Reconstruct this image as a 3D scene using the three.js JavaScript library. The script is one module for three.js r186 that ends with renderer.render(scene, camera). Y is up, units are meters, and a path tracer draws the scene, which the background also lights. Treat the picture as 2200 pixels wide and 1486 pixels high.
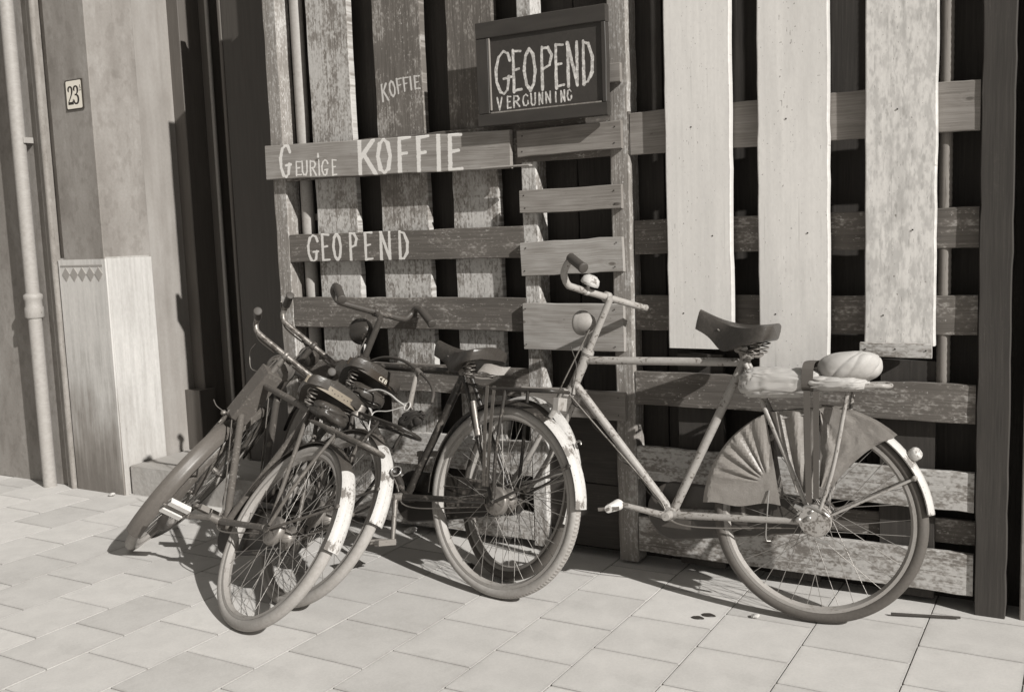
import * as THREE from 'three';
import { mergeGeometries, toCreasedNormals } from 'three/addons/utils/BufferGeometryUtils.js';

// ------------------------------------------------------------------ camera, sky, sun, exposure
const scene = new THREE.Scene();
const camera = new THREE.PerspectiveCamera(37.92, 1024 / 691, 0.05, 400);
camera.position.set(0, 1.33, 0);                                  // chest height, metres above the pavement
camera.quaternion.setFromRotationMatrix(new THREE.Matrix4().makeBasis(
  new THREE.Vector3(0.86507, -0.036775, -0.5003), new THREE.Vector3(-0.026048, 0.992671, -0.118007), new THREE.Vector3(0.500974, 0.115116, 0.857772)));
const SUN = new THREE.Vector3(0.8094, 0.506, 0.2978).normalize();
{ // a pale hazy summer sky, computed as radiance per direction
  const W = 256, H = 128, d = new Float32Array(W * H * 4), v = new THREE.Vector3();
  for (let j = 0; j < H; j++) for (let i = 0; i < W; i++) {
    const el = ((j + 0.5) / H - 0.5) * Math.PI, az = ((i + 0.5) / W - 0.5) * 2 * Math.PI;
    v.set(Math.cos(el) * Math.cos(az), Math.sin(el), Math.cos(el) * Math.sin(az));
    const up = Math.max(v.y, 0), c = Math.max(v.dot(SUN), 0);
    let L = 0.20 + 0.07 * Math.pow(1 - up, 3) + 0.12 * Math.pow(c, 12);
    if (v.y < 0) L = 0.12;
    d.set([L, L * 0.965, L * 0.90, 1], (j * W + i) * 4);
  }
  const t = new THREE.DataTexture(d, W, H, THREE.RGBAFormat, THREE.FloatType);
  t.mapping = THREE.EquirectangularReflectionMapping; t.magFilter = t.minFilter = THREE.LinearFilter; t.needsUpdate = true;
  scene.background = t; scene.environment = t;
}
const sun = new THREE.DirectionalLight(new THREE.Color().setRGB(1, 0.975, 0.935), 4.6);
sun.position.copy(SUN).multiplyScalar(12).add(new THREE.Vector3(-1.8, 0.8, -3.2)); sun.target.position.set(-1.8, 0.8, -3.2);
sun.castShadow = true; sun.shadow.mapSize.set(4096, 4096); sun.shadow.radius = 1.3;
Object.assign(sun.shadow.camera, { left: -6, right: 6, top: 5, bottom: -5, near: 0.5, far: 40 });
scene.add(sun, sun.target);
const renderer = new THREE.WebGLRenderer({ antialias: true });
renderer.toneMapping = THREE.LinearToneMapping; renderer.toneMappingExposure = 1.2;
renderer.shadowMap.enabled = true;

// ------------------------------------------------------------------ helpers
let seedState = 1;
const seed = (n) => { seedState = (n * 2654435761) >>> 0 || 1; };
const rnd = () => { seedState ^= seedState << 13; seedState >>>= 0; seedState ^= seedState >>> 17; seedState ^= seedState << 5; seedState >>>= 0; return seedState / 4294967296; };
const rr = (a, b) => a + (b - a) * rnd();
const hash = (x, y, s) => { let h = (x * 374761393 + y * 668265263 + s * 974711) | 0; h = Math.imul(h ^ (h >>> 13), 1274126177); h ^= h >>> 16; return (h >>> 0) / 4294967296; };
const noise = (x, y, s = 0) => {
  const xi = Math.floor(x), yi = Math.floor(y), fx = x - xi, fy = y - yi, u = fx * fx * (3 - 2 * fx), v = fy * fy * (3 - 2 * fy);
  const a = hash(xi, yi, s), b = hash(xi + 1, yi, s), c = hash(xi, yi + 1, s), d = hash(xi + 1, yi + 1, s);
  return a + (b - a) * u + (c - a) * v + (a - b - c + d) * u * v;
};
const fbm = (x, y, s, o = 4) => { let a = 0, w = 0.5, n = 0; for (let i = 0; i < o; i++) { a += w * noise(x, y, s + i * 17); n += w; x *= 2.03; y *= 2.03; w *= 0.55; } return a / n; };
const sat = (x) => Math.min(1, Math.max(0, x)), mix = (a, b, t) => a + (b - a) * t, step = (a, b, x) => { const t = sat((x - a) / (b - a)); return t * t * (3 - 2 * t); };
// the print is a warm-toned grey: one grey albedo to a slightly warm colour
const tone = (g) => { const k = step(0, 0.5, g); return [g * 1.015, g * mix(0.90, 0.985, k), g * mix(0.79, 0.945, k)]; };
const toS = (l) => Math.round(255 * sat(l <= 0.0031308 ? l * 12.92 : 1.055 * Math.pow(l, 1 / 2.4) - 0.055));
function wrapTex(t, wrap) { t.wrapS = t.wrapT = wrap; t.magFilter = THREE.LinearFilter; t.minFilter = THREE.LinearMipmapLinearFilter; t.generateMipmaps = true; t.needsUpdate = true; return t; }
// fn(u, v) gives [albedo grey, height 0..1]; u, v run 0..1, v upwards
function surface(w, h, fn, wrap = THREE.MirroredRepeatWrapping, bump = true) {
  const c = new Uint8Array(w * h * 4), b = bump ? new Uint8Array(w * h * 4) : null;
  for (let j = 0; j < h; j++) for (let i = 0; i < w; i++) {
    const [g, z] = fn((i + 0.5) / w, (j + 0.5) / h), k = (j * w + i) * 4, t = tone(Math.max(0.004, g));
    c[k] = toS(t[0]); c[k + 1] = toS(t[1]); c[k + 2] = toS(t[2]); c[k + 3] = 255;
    if (b) { b[k] = b[k + 1] = b[k + 2] = Math.round(255 * sat(z)); b[k + 3] = 255; }
  }
  const map = wrapTex(new THREE.DataTexture(c, w, h), wrap); map.colorSpace = THREE.SRGBColorSpace;
  return { map, bumpMap: b ? wrapTex(new THREE.DataTexture(b, w, h), wrap) : null };
}
const mat = (s, roughness, bumpScale = 0.002, extra = {}) => {
  const { size, ...rest } = extra, m = new THREE.MeshStandardMaterial({ map: s.map, bumpMap: s.bumpMap, bumpScale, roughness, side: THREE.DoubleSide, ...rest });
  if (size) { for (const t of [s.map, s.bumpMap]) if (t) t.repeat.set(1 / size[0], 1 / size[1]); m.userData.W = size[0]; }   // uv in metres
  return m;
};
const flat = (g, roughness, extra = {}) => { const t = tone(g); return new THREE.MeshStandardMaterial({ color: new THREE.Color().setRGB(...t), roughness, side: THREE.DoubleSide, ...extra }); };

const used = new Map();
function numbered(n) { const k = used.get(n) ?? 0; used.set(n, k + 1); return k ? n + '_' + String(k).padStart(3, '0') : n; }
function clean(g) { g = g.index ? g.toNonIndexed() : g.clone(); for (const k of Object.keys(g.attributes)) if (!['position', 'normal', 'uv'].includes(k)) g.deleteAttribute(k); if (!g.attributes.uv) g.setAttribute('uv', new THREE.BufferAttribute(new Float32Array(g.attributes.position.count * 2), 2)); return g; }
const merge = (gs) => (Array.isArray(gs) ? (gs.length === 1 ? gs[0] : mergeGeometries(gs.map(clean))) : gs);
function mesh(name, gs, m, parent = scene) { const o = new THREE.Mesh(merge(gs), m); o.name = parent === scene ? numbered(name) : name; o.castShadow = o.receiveShadow = true; parent.add(o); return o; }
function tag(o, label, category, group) { o.userData = { label, category }; if (group) o.userData.group = group; return o; }
function thing(name, label, category, pos = [0, 0, 0], group) { const o = new THREE.Group(); o.name = numbered(name); o.position.set(...pos); scene.add(o); return tag(o, label, category, group); }
const struct = (o) => { o.userData.kind = 'structure'; return o; };
const V = (x, y, z) => new THREE.Vector3(x, y, z);

// a sawn board: cross-section with small chamfers, edges a little uneven, length along x or y, front face at +thick/2
function plank(len, wid, th, dir, o = {}) {
  const { jit = 0.0015, warp = 0.001, c = 0.0025, unit = false, sd = 1, skew = 0, du = 0, dv = 0 } = o;
  const n = Math.max(4, Math.round(len / 0.05)), w = wid / 2, t = th / 2, pos = [], uv = [];
  const loop = [[-w, t - c], [-w + c, t], [w - c, t], [w, t - c], [w, -t + c], [w - c, -t], [-w + c, -t], [-w, -t + c]];
  const per = [-w - c, -w + c, w - c, w + c, w + th, w + th + c, 3 * w + th, 3 * w + th + c, 3 * w + 2 * th];
  const ring = (i) => {
    const a = i / n, x = (a - 0.5) * len, eL = (noise(a * len * 14, 1.7, sd) - 0.5) * 2 * jit, eR = (noise(a * len * 14, 9.3, sd) - 0.5) * 2 * jit, wz = (noise(a * len * 1.6, 3.1, sd) - 0.5) * 2 * warp;
    return loop.map(([p, q]) => [x + (i === 0 || i === n ? skew * p * (i ? 1 : -1) : 0), p + (p < 0 ? eL : eR), q + wz]);
  };
  const put = (p, k) => { pos.push(...(dir === 'x' ? [p[0], p[1], p[2]] : [-p[1], p[0], p[2]])); uv.push(...(unit ? (dir === 'x' ? [p[0] / len + 0.5, p[1] / wid + 0.5] : [-p[1] / wid + 0.5, p[0] / len + 0.5]) : [k + du, p[0] + dv])); };
  let A = ring(0);
  const cap = (R, flip) => { for (let k = 1; k < 7; k++) for (const q of flip ? [0, k, k + 1] : [0, k + 1, k]) put(R[q], R[q][1] * 0.3 + R[q][2]); };
  cap(A, false);
  for (let i = 1; i <= n; i++) {
    const B = ring(i);
    for (let k = 0; k < 8; k++) { const l = (k + 1) % 8, u0 = per[k], u1 = per[k + 1]; put(A[k], u0); put(A[l], u1); put(B[l], u1); put(A[k], u0); put(B[l], u1); put(B[k], u0); }
    A = B;
  }
  cap(A, true);
  const g = new THREE.BufferGeometry();
  if (dir === 'x') for (let i = 0; i < pos.length; i += 9) { for (let k = 0; k < 3; k++) { const a = pos[i + 3 + k]; pos[i + 3 + k] = pos[i + 6 + k]; pos[i + 6 + k] = a; } const j = i / 9 * 6; for (let k = 0; k < 2; k++) { const a = uv[j + 2 + k]; uv[j + 2 + k] = uv[j + 4 + k]; uv[j + 4 + k] = a; } }
  else for (let i = 0; i < pos.length; i += 9) { for (let k = 0; k < 3; k++) { const a = pos[i + 3 + k]; pos[i + 3 + k] = pos[i + 6 + k]; pos[i + 6 + k] = a; } const j = i / 9 * 6; for (let k = 0; k < 2; k++) { const a = uv[j + 2 + k]; uv[j + 2 + k] = uv[j + 4 + k]; uv[j + 4 + k] = a; } }
  g.setAttribute('position', new THREE.Float32BufferAttribute(pos, 3)); g.setAttribute('uv', new THREE.Float32BufferAttribute(uv, 2)); g.computeVertexNormals();
  return g;
}
// place a board by its edges: x0..x1, y0..y1, front face at z
function board(name, parent, x0, x1, y0, y1, z, th, dir, m, o = {}) {
  const W = m.userData.W ?? 0.5, wd = dir === 'x' ? y1 - y0 : x1 - x0, k = o.sd ?? 1;
  if (!o.unit) o = { ...o, du: W * (0.5 + (k % 4)) + (hash(k, 3, 1) - 0.5) * Math.max(0, W - wd - 0.01), dv: hash(k, 5, 2) * 3 };
  const g = plank(dir === 'x' ? x1 - x0 : y1 - y0, dir === 'x' ? y1 - y0 : x1 - x0, th, dir, o);
  const b = mesh(name, g, m, parent); b.position.set((x0 + x1) / 2, (y0 + y1) / 2, z - th / 2); if (o.tilt) b.rotation.z = o.tilt; if (o.lean) b.rotation.x = o.lean;
  return b;
}
function box(w, h, d, x, y, z, c = 0.004) { // chamfered block with metric uv, centre at x, y, z
  const g = plank(h, w, d, 'y', { c, jit: 0, warp: 0, du: 0.45, dv: h / 2 }); g.translate(x, y, z); return g;
}
function cyl(p, q, r1, r2 = r1, seg = 12, open = false) {
  const d = q.clone().sub(p), l = d.length(), g = new THREE.CylinderGeometry(r2, r1, l, seg, 1, open);
  const u = g.attributes.uv; for (let i = 0; i < u.count; i++) u.setXY(i, u.getX(i) * 0.3, u.getY(i) * l * 3);
  g.applyQuaternion(new THREE.Quaternion().setFromUnitVectors(V(0, 1, 0), d.normalize())); g.translate((p.x + q.x) / 2, (p.y + q.y) / 2, (p.z + q.z) / 2); return g;
}
function tube(pts, r, seg = 40, rad = 10, tension = 0.5, closed = false) {
  const c = new THREE.CatmullRomCurve3(pts, closed, 'catmullrom', tension), g = new THREE.TubeGeometry(c, seg, r, rad, closed), l = c.getLength();
  const u = g.attributes.uv; for (let i = 0; i < u.count; i++) u.setXY(i, u.getX(i) * l * 3, u.getY(i) * 0.3);
  const caps = closed ? [] : [0, 1].map((t) => { const p = c.getPoint(t), n = c.getTangent(t).multiplyScalar(t ? 1 : -1), q = p.clone().addScaledVector(n, r * 0.25); return cyl(p, q, r, r * 0.7, rad); });
  return caps.length ? mergeGeometries([g, ...caps].map(clean)) : g;
}
function lathe(prof, axisFrom, axisDir, seg = 28) { // profile [radius, along]
  const g = new THREE.LatheGeometry(prof.map(([r, y]) => new THREE.Vector2(Math.max(r, 1e-5), y)), seg);
  g.applyQuaternion(new THREE.Quaternion().setFromUnitVectors(V(0, 1, 0), axisDir.clone().normalize())); g.translate(axisFrom.x, axisFrom.y, axisFrom.z); return g;
}

// ------------------------------------------------------------------ surfaces
// weathered, once painted timber; light: painted share, contrast, streaks
function timber(s, base, paint, amount, o = {}) {
  const { grain = 1, speck = 0.5, W = 0.26, L = 1.0, fleck = 1 } = o;
  return (u, v) => {
    const x = u * W, y = v * L, g = fbm(x * 160, y * 5, s, 3), g2 = fbm(x * 420, y * 14, s + 5, 2), blot = fbm(x * 40, y * 24, s + 9, 5), fine = fbm(x * 150, y * 95, s + 13, 3), big = fbm(x * 7, y * 4, s + 17, 3);
    let a = base * (1 + grain * (0.45 * (g - 0.5) + 0.35 * (g2 - 0.5)) + 0.5 * (big - 0.5));
    const m = blot * 0.36 + fine * 0.4 + g * 0.24, p = step(0.66 - amount * 0.5, 0.94 - amount * 0.5, m + 0.3 * (big - 0.5));
    a = mix(a, paint * (0.86 + 0.28 * fine), p);
    const wear = fbm(x * 60, y * 22, s + 50, 3);
    if (speck && noise(x * 380, y * 300, s + 30) > 1 - 0.1 * speck) a = mix(a, base * 0.4, 0.5 * wear);
    if (fleck && noise(x * 330, y * 120, s + 44) > 0.985 - 0.16 * fleck * step(0.5, 0.75, wear)) a = mix(a, paint * 1.3, 0.75);
    if (fleck && noise(x * 30, y * 22, s + 61) > 0.955) a = mix(a, paint * 1.2, 0.5 * step(0.45, 0.6, fine));
    return [a, 0.35 + 0.35 * g + 0.15 * g2 + 0.2 * p];
  };
}
const M = {};
M.slat = mat(surface(512, 1024, timber(11, 0.22, 0.5, 0.62, { W: 0.5, L: 1, speck: 0.9 })), 0.9, 0.0016, { size: [0.5, 1] });
M.rail = mat(surface(512, 1024, timber(23, 0.12, 0.32, 0.3, { W: 0.5, L: 1.2, speck: 0.8 })), 0.88, 0.0014, { size: [0.5, 1.2] });
M.railPale = mat(surface(512, 1024, timber(37, 0.2, 0.46, 0.62, { W: 0.5, L: 1.2, speck: 0.6, fleck: 0.35 })), 0.9, 0.0016, { size: [0.5, 1.2] });
M.stile = mat(surface(256, 1024, timber(41, 0.24, 0.44, 0.4, { W: 0.2, L: 1.1, speck: 0.8 })), 0.9, 0.0018, { size: [0.2, 1.1] });
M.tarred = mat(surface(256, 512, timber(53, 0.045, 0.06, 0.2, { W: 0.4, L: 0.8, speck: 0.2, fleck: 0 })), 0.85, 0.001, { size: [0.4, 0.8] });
const bareFn = (s, base) => (u, v) => {
  const x = u * 0.3, y = v * 1.1, wob = fbm(x * 6, y * 3, s + 3, 2) * 0.5, kx = 0.09, ky = 0.31, kd = Math.hypot((x - kx) * 1.6, (y - ky) * 0.7), kx2 = 0.2, ky2 = 0.83, kd2 = Math.hypot((x - kx2) * 1.6, (y - ky2) * 0.7);
  const ring = Math.sin((x * 150 + wob * 26 + 2.2 / (0.05 + kd * 5) + 2 / (0.05 + kd2 * 5)) * 1.0), g = fbm(x * 300, y * 9, s, 3), blot = fbm(x * 12, y * 6, s + 7, 4);
  let a = base * (0.9 + 0.035 * ring + 0.5 * (g - 0.5) + 0.55 * (blot - 0.5));
  a *= 1 - 0.55 * step(0.014, 0.006, kd) - 0.5 * step(0.012, 0.005, kd2);
  if (noise(x * 340, y * 40, s + 5) > 0.965) a *= 0.65;
  return [a, 0.5 + 0.05 * ring + 0.35 * (g - 0.5)];
};
M.bare = mat(surface(384, 1024, bareFn(61, 0.36)), 0.82, 0.0012, { size: [0.3, 1.1] });
M.bareDark = mat(surface(384, 1024, bareFn(67, 0.24)), 0.82, 0.0012, { size: [0.3, 1.1] });
function whitewash(s, stain) { // thick limewash on a broad board
  return surface(256, 1024, (u, v) => {
    const x = u * 0.25, y = v * 1.2, b = fbm(x * 18, y * 9, s, 5), st = fbm(x * 40, y * 6, s + 4, 4), f = fbm(x * 150, y * 120, s + 8, 3);
    let a = 0.74 * (0.96 + 0.1 * (f - 0.5));
    a = mix(a, 0.3, Math.min(stain, 0.35) * step(0.5, 0.68, b * 0.6 + st * 0.4) * 0.75);
    a = mix(a, 0.5, 0.22 * step(0.52, 0.7, fbm(x * 9, y * 3, s + 21, 3)));
    if (stain > 0.9) { const m = fbm(x * 46, y * 34, s + 71, 5) * 0.6 + 0.4 * fbm(x * 120, y * 90, s + 73, 3); a = mix(a, 0.4, 0.62 * step(0.34, 0.68, m + 0.1 * (st - 0.5))); a = mix(a, 0.22, 0.35 * step(0.58, 0.78, fbm(x * 90, y * 40, s + 75, 4))); }
    const edge = Math.min(u, 1 - u); a = mix(a, 0.42, 0.5 * step(0.035, 0.0, edge + 0.03 * (f - 0.5)));
    const gr = noise(x * 210, y * 3.2, s + 51); if (gr > 0.93) a *= 1 - 0.25 * step(0.93, 1, gr) - 0.1 * f;
    a *= 0.95 + 0.1 * fbm(x * 120, y * 4, s + 55, 2);
    const cl = Math.exp(-Math.pow((u - 0.42) / 0.16, 2));
    if (noise(x * 260, y * 150, s + 33) > 0.975 - 0.03 * cl) a *= 0.4;
    if (noise(x * 90, y * 90, s + 37) > 0.987) a *= 0.5;
    return [a, 0.6 + 0.5 * (f - 0.5) + 0.2 * b];
  }, THREE.ClampToEdgeWrapping);
}
M.stone = [0, 1, 2, 3, 4, 5].map((k) => mat(surface(256, 256, (u, v) => {
  const f = fbm(u * 60, v * 60, 71 + k, 3), b = fbm(u * 4, v * 4, 75 + k, 4); let a = (0.53 + 0.017 * (k - 2.5)) * (1 + 0.14 * (f - 0.5) + 0.17 * (b - 0.5) - 0.05 * step(0.58, 0.7, fbm(u * 2.2 + k, v * 2.2, 74 + k, 4)));
  const e = Math.min(u, 1 - u, v, 1 - v); a *= 1 - 0.1 * step(0.04, 0, e + 0.03 * (f - 0.5));
  if (noise(u * 90, v * 90, 79 + k) > 0.975) a *= 0.72; if (noise(u * 130, v * 130, 89 + k) > 0.97) a *= 1.1;
  return [a, 0.5 + 0.6 * (f - 0.5)];
}, THREE.ClampToEdgeWrapping, false), 0.9, 0));
M.revealPaint = mat(surface(512, 512, (u, v) => { const x = u * 0.9, y = v * 2.4, b = fbm(x * 6, y * 3, 191, 4), w = fbm(x * 24, y * 1.5, 193, 3), f = fbm(x * 110, y * 90, 195, 2); return [0.275 * (1 + 0.4 * (b - 0.5) + 0.3 * (w - 0.5) + 0.1 * (f - 0.5)), 0.5 + 0.4 * (f - 0.5)]; }), 0.75, 0.0006, { size: [0.9, 2.4] });
M.earth = mat(surface(256, 256, (u, v) => { const f = fbm(u * 50, v * 50, 83, 4); return [0.26 * (0.7 + 0.6 * f), f]; }), 0.95, 0.003, { size: [0.3, 0.3] });
M.plaster = mat(surface(512, 1024, (u, v) => { const x = u * 0.9, y = v * 2.4, f = fbm(x * 120, y * 120, 91, 3), b = fbm(x * 7, y * 3, 95, 5), w = fbm(x * 30, y * 1.2, 97, 3); const ck = 1, pt = 1 - 0.05 * step(0.55, 0.8, fbm(x * 60 + 7, y * 2.2, 103, 4)) - 0.12 * step(0.52, 0.72, fbm(x * 30, y * 22, 105, 5)) + 0.1 * step(0.6, 0.75, fbm(x * 16, y * 12, 106, 4)); return [0.245 * pt * (1 + 0.16 * (f - 0.5) + 0.6 * (b - 0.5) + 0.15 * (w - 0.5)), 0.5 + 0.5 * (f - 0.5) - (ck < 1 ? 0.4 : 0)]; }), 0.85, 0.0008, { size: [0.9, 2.4] });
const baseFn = (s, top, low) => (u, v) => { // painted plinth, rubbed and splashed with street dirt from below
  const x = u * 0.9, y = v * 1.3, f = fbm(x * 120, y * 60, s, 3), st = fbm(x * 70, y * 4, s + 3, 4), b = fbm(x * 8, y * 4, s + 6, 4);
  const dirt = step(0.62, 0.02, y / 1.3 + 0.3 * (b - 0.5) + 0.12 * (st - 0.5));
  let a = mix(top, low, dirt) * (1 + 0.3 * (st - 0.5) + 0.16 * (f - 0.5) + 0.2 * (b - 0.5));
  if (noise(x * 160, y * 90, s + 9) > 0.988) a *= 0.5;
  return [a, 0.5 + 0.4 * (f - 0.5)];
};
M.plinthFront = mat(surface(512, 512, baseFn(101, 0.52, 0.17)), 0.8, 0.001, { size: [0.9, 1.3] });
M.plinthSide = mat(surface(512, 512, baseFn(107, 0.48, 0.38)), 0.8, 0.001, { size: [0.9, 1.3] });
M.bluestone = mat(surface(256, 256, (u, v) => { const f = fbm(u * 40, v * 40, 113, 4), b = fbm(u * 5, v * 3, 117, 4); return [0.36 * (1 + 0.3 * (f - 0.5) + 0.5 * (b - 0.5)), f]; }), 0.85, 0.0015, { size: [0.6, 0.6] });
M.doorPaint = mat(surface(256, 512, (u, v) => { const f = fbm(u * 60, v * 8, 121, 3); return [0.06 * (0.85 + 0.3 * f), f]; }), 0.6, 0.0006, { size: [0.6, 1.2] });
M.frameWood = mat(surface(256, 512, (u, v) => { const f = fbm(u * 80, v * 6, 125, 3), b = fbm(u * 6, v * 6, 127, 3); return [0.1 * (0.8 + 0.3 * f + 0.2 * b), f]; }), 0.7, 0.0008, { size: [0.3, 0.9] });
const metalTex = (s, base, spot, amt, w = 256) => surface(w, w, (u, v) => { const f = fbm(u * 40, v * 40, s, 4), b = fbm(u * 7, v * 7, s + 5, 3); return [mix(base * (0.85 + 0.3 * f), spot, step(1 - amt, 1 - amt + 0.12, f * 0.5 + b * 0.5)), f]; }, THREE.MirroredRepeatWrapping, w > 200 && base < 0.3);
M.zinc = mat(metalTex(131, 0.32, 0.22, 0.36), 0.6, 0.0006);
M.greyPaint = mat(metalTex(137, 0.33, 0.12, 0.47), 0.48, 0.0003);
M.blackPaint = mat(metalTex(139, 0.035, 0.13, 0.42), 0.38, 0.0003);
M.brownPaint = mat(metalTex(149, 0.06, 0.14, 0.42), 0.45, 0.0004);
M.dustPaint = mat(metalTex(151, 0.105, 0.18, 0.42), 0.5, 0.0004);
M.whitePaint = mat(metalTex(157, 0.5, 0.16, 0.48), 0.55, 0.0004);
M.fadedPaint = mat(metalTex(159, 0.12, 0.16, 0.3), 0.42, 0.0002);
M.chrome = mat(metalTex(163, 0.45, 0.2, 0.4), 0.34, 0.0003, { metalness: 0.75 });
M.dullSteel = mat(metalTex(167, 0.24, 0.1, 0.45), 0.45, 0.0004, { metalness: 0.5 });
M.rimSteel = mat(metalTex(173, 0.3, 0.18, 0.42), 0.55, 0.0003)
M.rimDark = mat(metalTex(175, 0.12, 0.2, 0.42), 0.5, 0.0003);
M.spoke = flat(0.32, 0.4, { metalness: 0.5 });
M.grease = flat(0.05, 0.5);
M.leather = mat(surface(256, 256, (u, v) => { const f = fbm(u * 60, v * 60, 179, 3), b = fbm(u * 6, v * 6, 181, 4); return [0.045 * (0.6 + 0.5 * f + 0.6 * b), f]; }), 0.34, 0.0008);
M.rubberGrip = flat(0.06, 0.6);
M.pedalRubber = mat(metalTex(191, 0.6, 0.4, 0.4, 128), 0.85, 0.0005);
M.greyRubber = mat(metalTex(193, 0.2, 0.12, 0.4, 128), 0.85, 0.0005);
const tyreTex = (s, base, tread) => surface(1024, 64, (u, v) => { // u round the wheel, v round the casing; v = 0 is the tread
  const d = Math.min(v, 1 - v), f = fbm(u * 300, v * 20, s, 3), b = fbm(u * 16, v * 3, s + 3, 3), k = d < 0.13 ? (Math.sin(u * Math.PI * 2 * 150 + (v < 0.5 ? 0 : Math.PI)) > 0 ? 1 : 0.25) : 0.7;
  return [base * (0.75 + 0.3 * f + 0.3 * b) * (tread && d < 0.13 ? 0.72 + 0.32 * k : 1), tread ? k : 0.5 + 0.2 * f];
}, THREE.RepeatWrapping);
M.tyrePale = mat(tyreTex(197, 0.3, true), 0.85, 0.0016);
M.tyreWorn = mat(tyreTex(198, 0.29, false), 0.85, 0.0006);
M.tyreDark = mat(tyreTex(199, 0.09, false), 0.7, 0.001);
M.oilcloth = mat(surface(256, 256, (u, v) => { const f = fbm(u * 90, v * 90, 211, 3), b = fbm(u * 8, v * 8, 213, 4); return [0.24 * (0.85 + 0.15 * f + 0.35 * (b - 0.3)), f]; }), 0.42, 0.0006);
M.canvas = mat(surface(512, 512, (u, v) => { const f = 0.5 + 0.25 * Math.sin(u * 900) + 0.25 * Math.sin(v * 900), b = fbm(u * 7, v * 7, 217, 4); return [0.4 * (0.8 + 0.4 * b), f]; }), 0.9, 0.0004);
M.webbing = flat(0.09, 0.85);
M.string = flat(0.5, 0.9);
M.darkCloth = flat(0.03, 0.95);
M.nail = flat(0.05, 0.6, { metalness: 0.3 });

// ------------------------------------------------------------------ hand lettering, brushed with a full brush
const GL = {
  G: [[[.95, .78], [.82, .94], [.55, 1], [.25, .88], [.06, .6], [.08, .3], [.28, .06], [.52, 0], [.74, .1], [.84, .38]], [[.5, .36], [1, .38]]],
  E: [[[.12, 0], [.14, 1]], [[.14, 1], [1, .97]], [[.13, .52], [.78, .55]], [[.12, .02], [1, .04]]],
  O: [[[.5, 1], [.2, .85], [.04, .5], [.2, .14], [.5, 0], [.8, .14], [.96, .5], [.8, .86], [.5, 1]]],
  P: [[[.12, 0], [.14, 1]], [[.14, .98], [.7, .95], [.97, .78], [.78, .55], [.14, .46]]],
  N: [[[.08, 0], [.1, 1]], [[.1, 1], [.9, .02]], [[.9, .02], [.94, 1]]],
  D: [[[.1, 0], [.12, 1]], [[.12, .98], [.62, .92], [.95, .6], [.88, .25], [.5, .04], [.1, .02]]],
  K: [[[.1, 0], [.1, 1]], [[.92, .98], [.14, .48]], [[.32, .6], [1, 0]]],
  F: [[[.14, 0], [.16, 1]], [[.16, .98], [1, 1]], [[.16, .54], [.72, .56]]],
  I: [[[.5, 0], [.5, 1]]],
  U: [[[.06, 1], [.08, .25], [.3, .02], [.7, .02], [.92, .25], [.96, 1]]],
  R: [[[.1, 0], [.12, 1]], [[.12, .98], [.7, .94], [.9, .76], [.7, .54], [.14, .48]], [[.4, .5], [.96, 0]]],
  V: [[[.04, 1], [.48, 0]], [[.48, 0], [.96, 1]]],
  C: [[[.92, .82], [.6, 1], [.2, .85], [.06, .45], [.24, .08], [.6, 0], [.94, .18]], [[.94, .18], [.94, .4]]],
};
// text: [glyph, x0, y0, x1, y1, stroke half-width as a share of the board's height]; aspect = length / height of the board
function lettered(w, h, aspect, text, under, white, s, wrap = THREE.ClampToEdgeWrapping) {
  const segs = [];
  for (const [ch, x0, y0, x1, y1, sw] of text) for (const line of GL[ch]) for (let i = 0; i + 1 < line.length; i++)
    segs.push([mix(x0, x1, line[i][0]) * aspect, mix(y0, y1, line[i][1]), mix(x0, x1, line[i + 1][0]) * aspect, mix(y0, y1, line[i + 1][1]), sw]);
  return surface(w, h, (u, v) => {
    let [a, z] = under(u, v), x = u * aspect + 0.012 * (fbm(u * aspect * 14, v * 14, s, 2) - 0.5), y = v + 0.012 * (fbm(u * aspect * 14, v * 14, s + 3, 2) - 0.5), p = 0;
    for (const [ax, ay, bx, by, sw] of segs) {
      if (x < Math.min(ax, bx) - sw * 1.7 || x > Math.max(ax, bx) + sw * 1.7 || y < Math.min(ay, by) - sw * 1.7 || y > Math.max(ay, by) + sw * 1.7) continue;
      const dx = bx - ax, dy = by - ay, hv = hash(Math.round(ax * 900), Math.round(ay * 900), s), t = sat(((x - ax) * dx + (y - ay) * dy) / (dx * dx + dy * dy)), d = Math.hypot(x - ax - dx * t, y - ay - dy * t), e = sw * (Math.abs(dy) > Math.abs(dx) ? 1.12 : 0.72) * mix(0.85 + 0.4 * hv, 1.2 - 0.45 * hv, t) * (0.84 + 0.3 * fbm(u * aspect * 22, v * 22, s + 7, 2));
      p = Math.max(p, step(e * 1.12, e * 0.82, d));
    }
    p *= (0.72 + 0.4 * sat(fbm(u * aspect * 60, v * 60, s + 9, 3) * 1.6 - 0.3)) * (0.62 + 0.55 * step(0.25, 0.6, z + 0.25 * fbm(u * aspect * 16, v * 40, s + 11, 2)));
    return [mix(a, white, sat(p)), z + 0.1 * p];
  }, wrap);
}
const under = (fn, L, W, along) => (along === 'x' ? (u, v) => fn(v * W / 0.3, u * L / 1.1) : fn);

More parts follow.
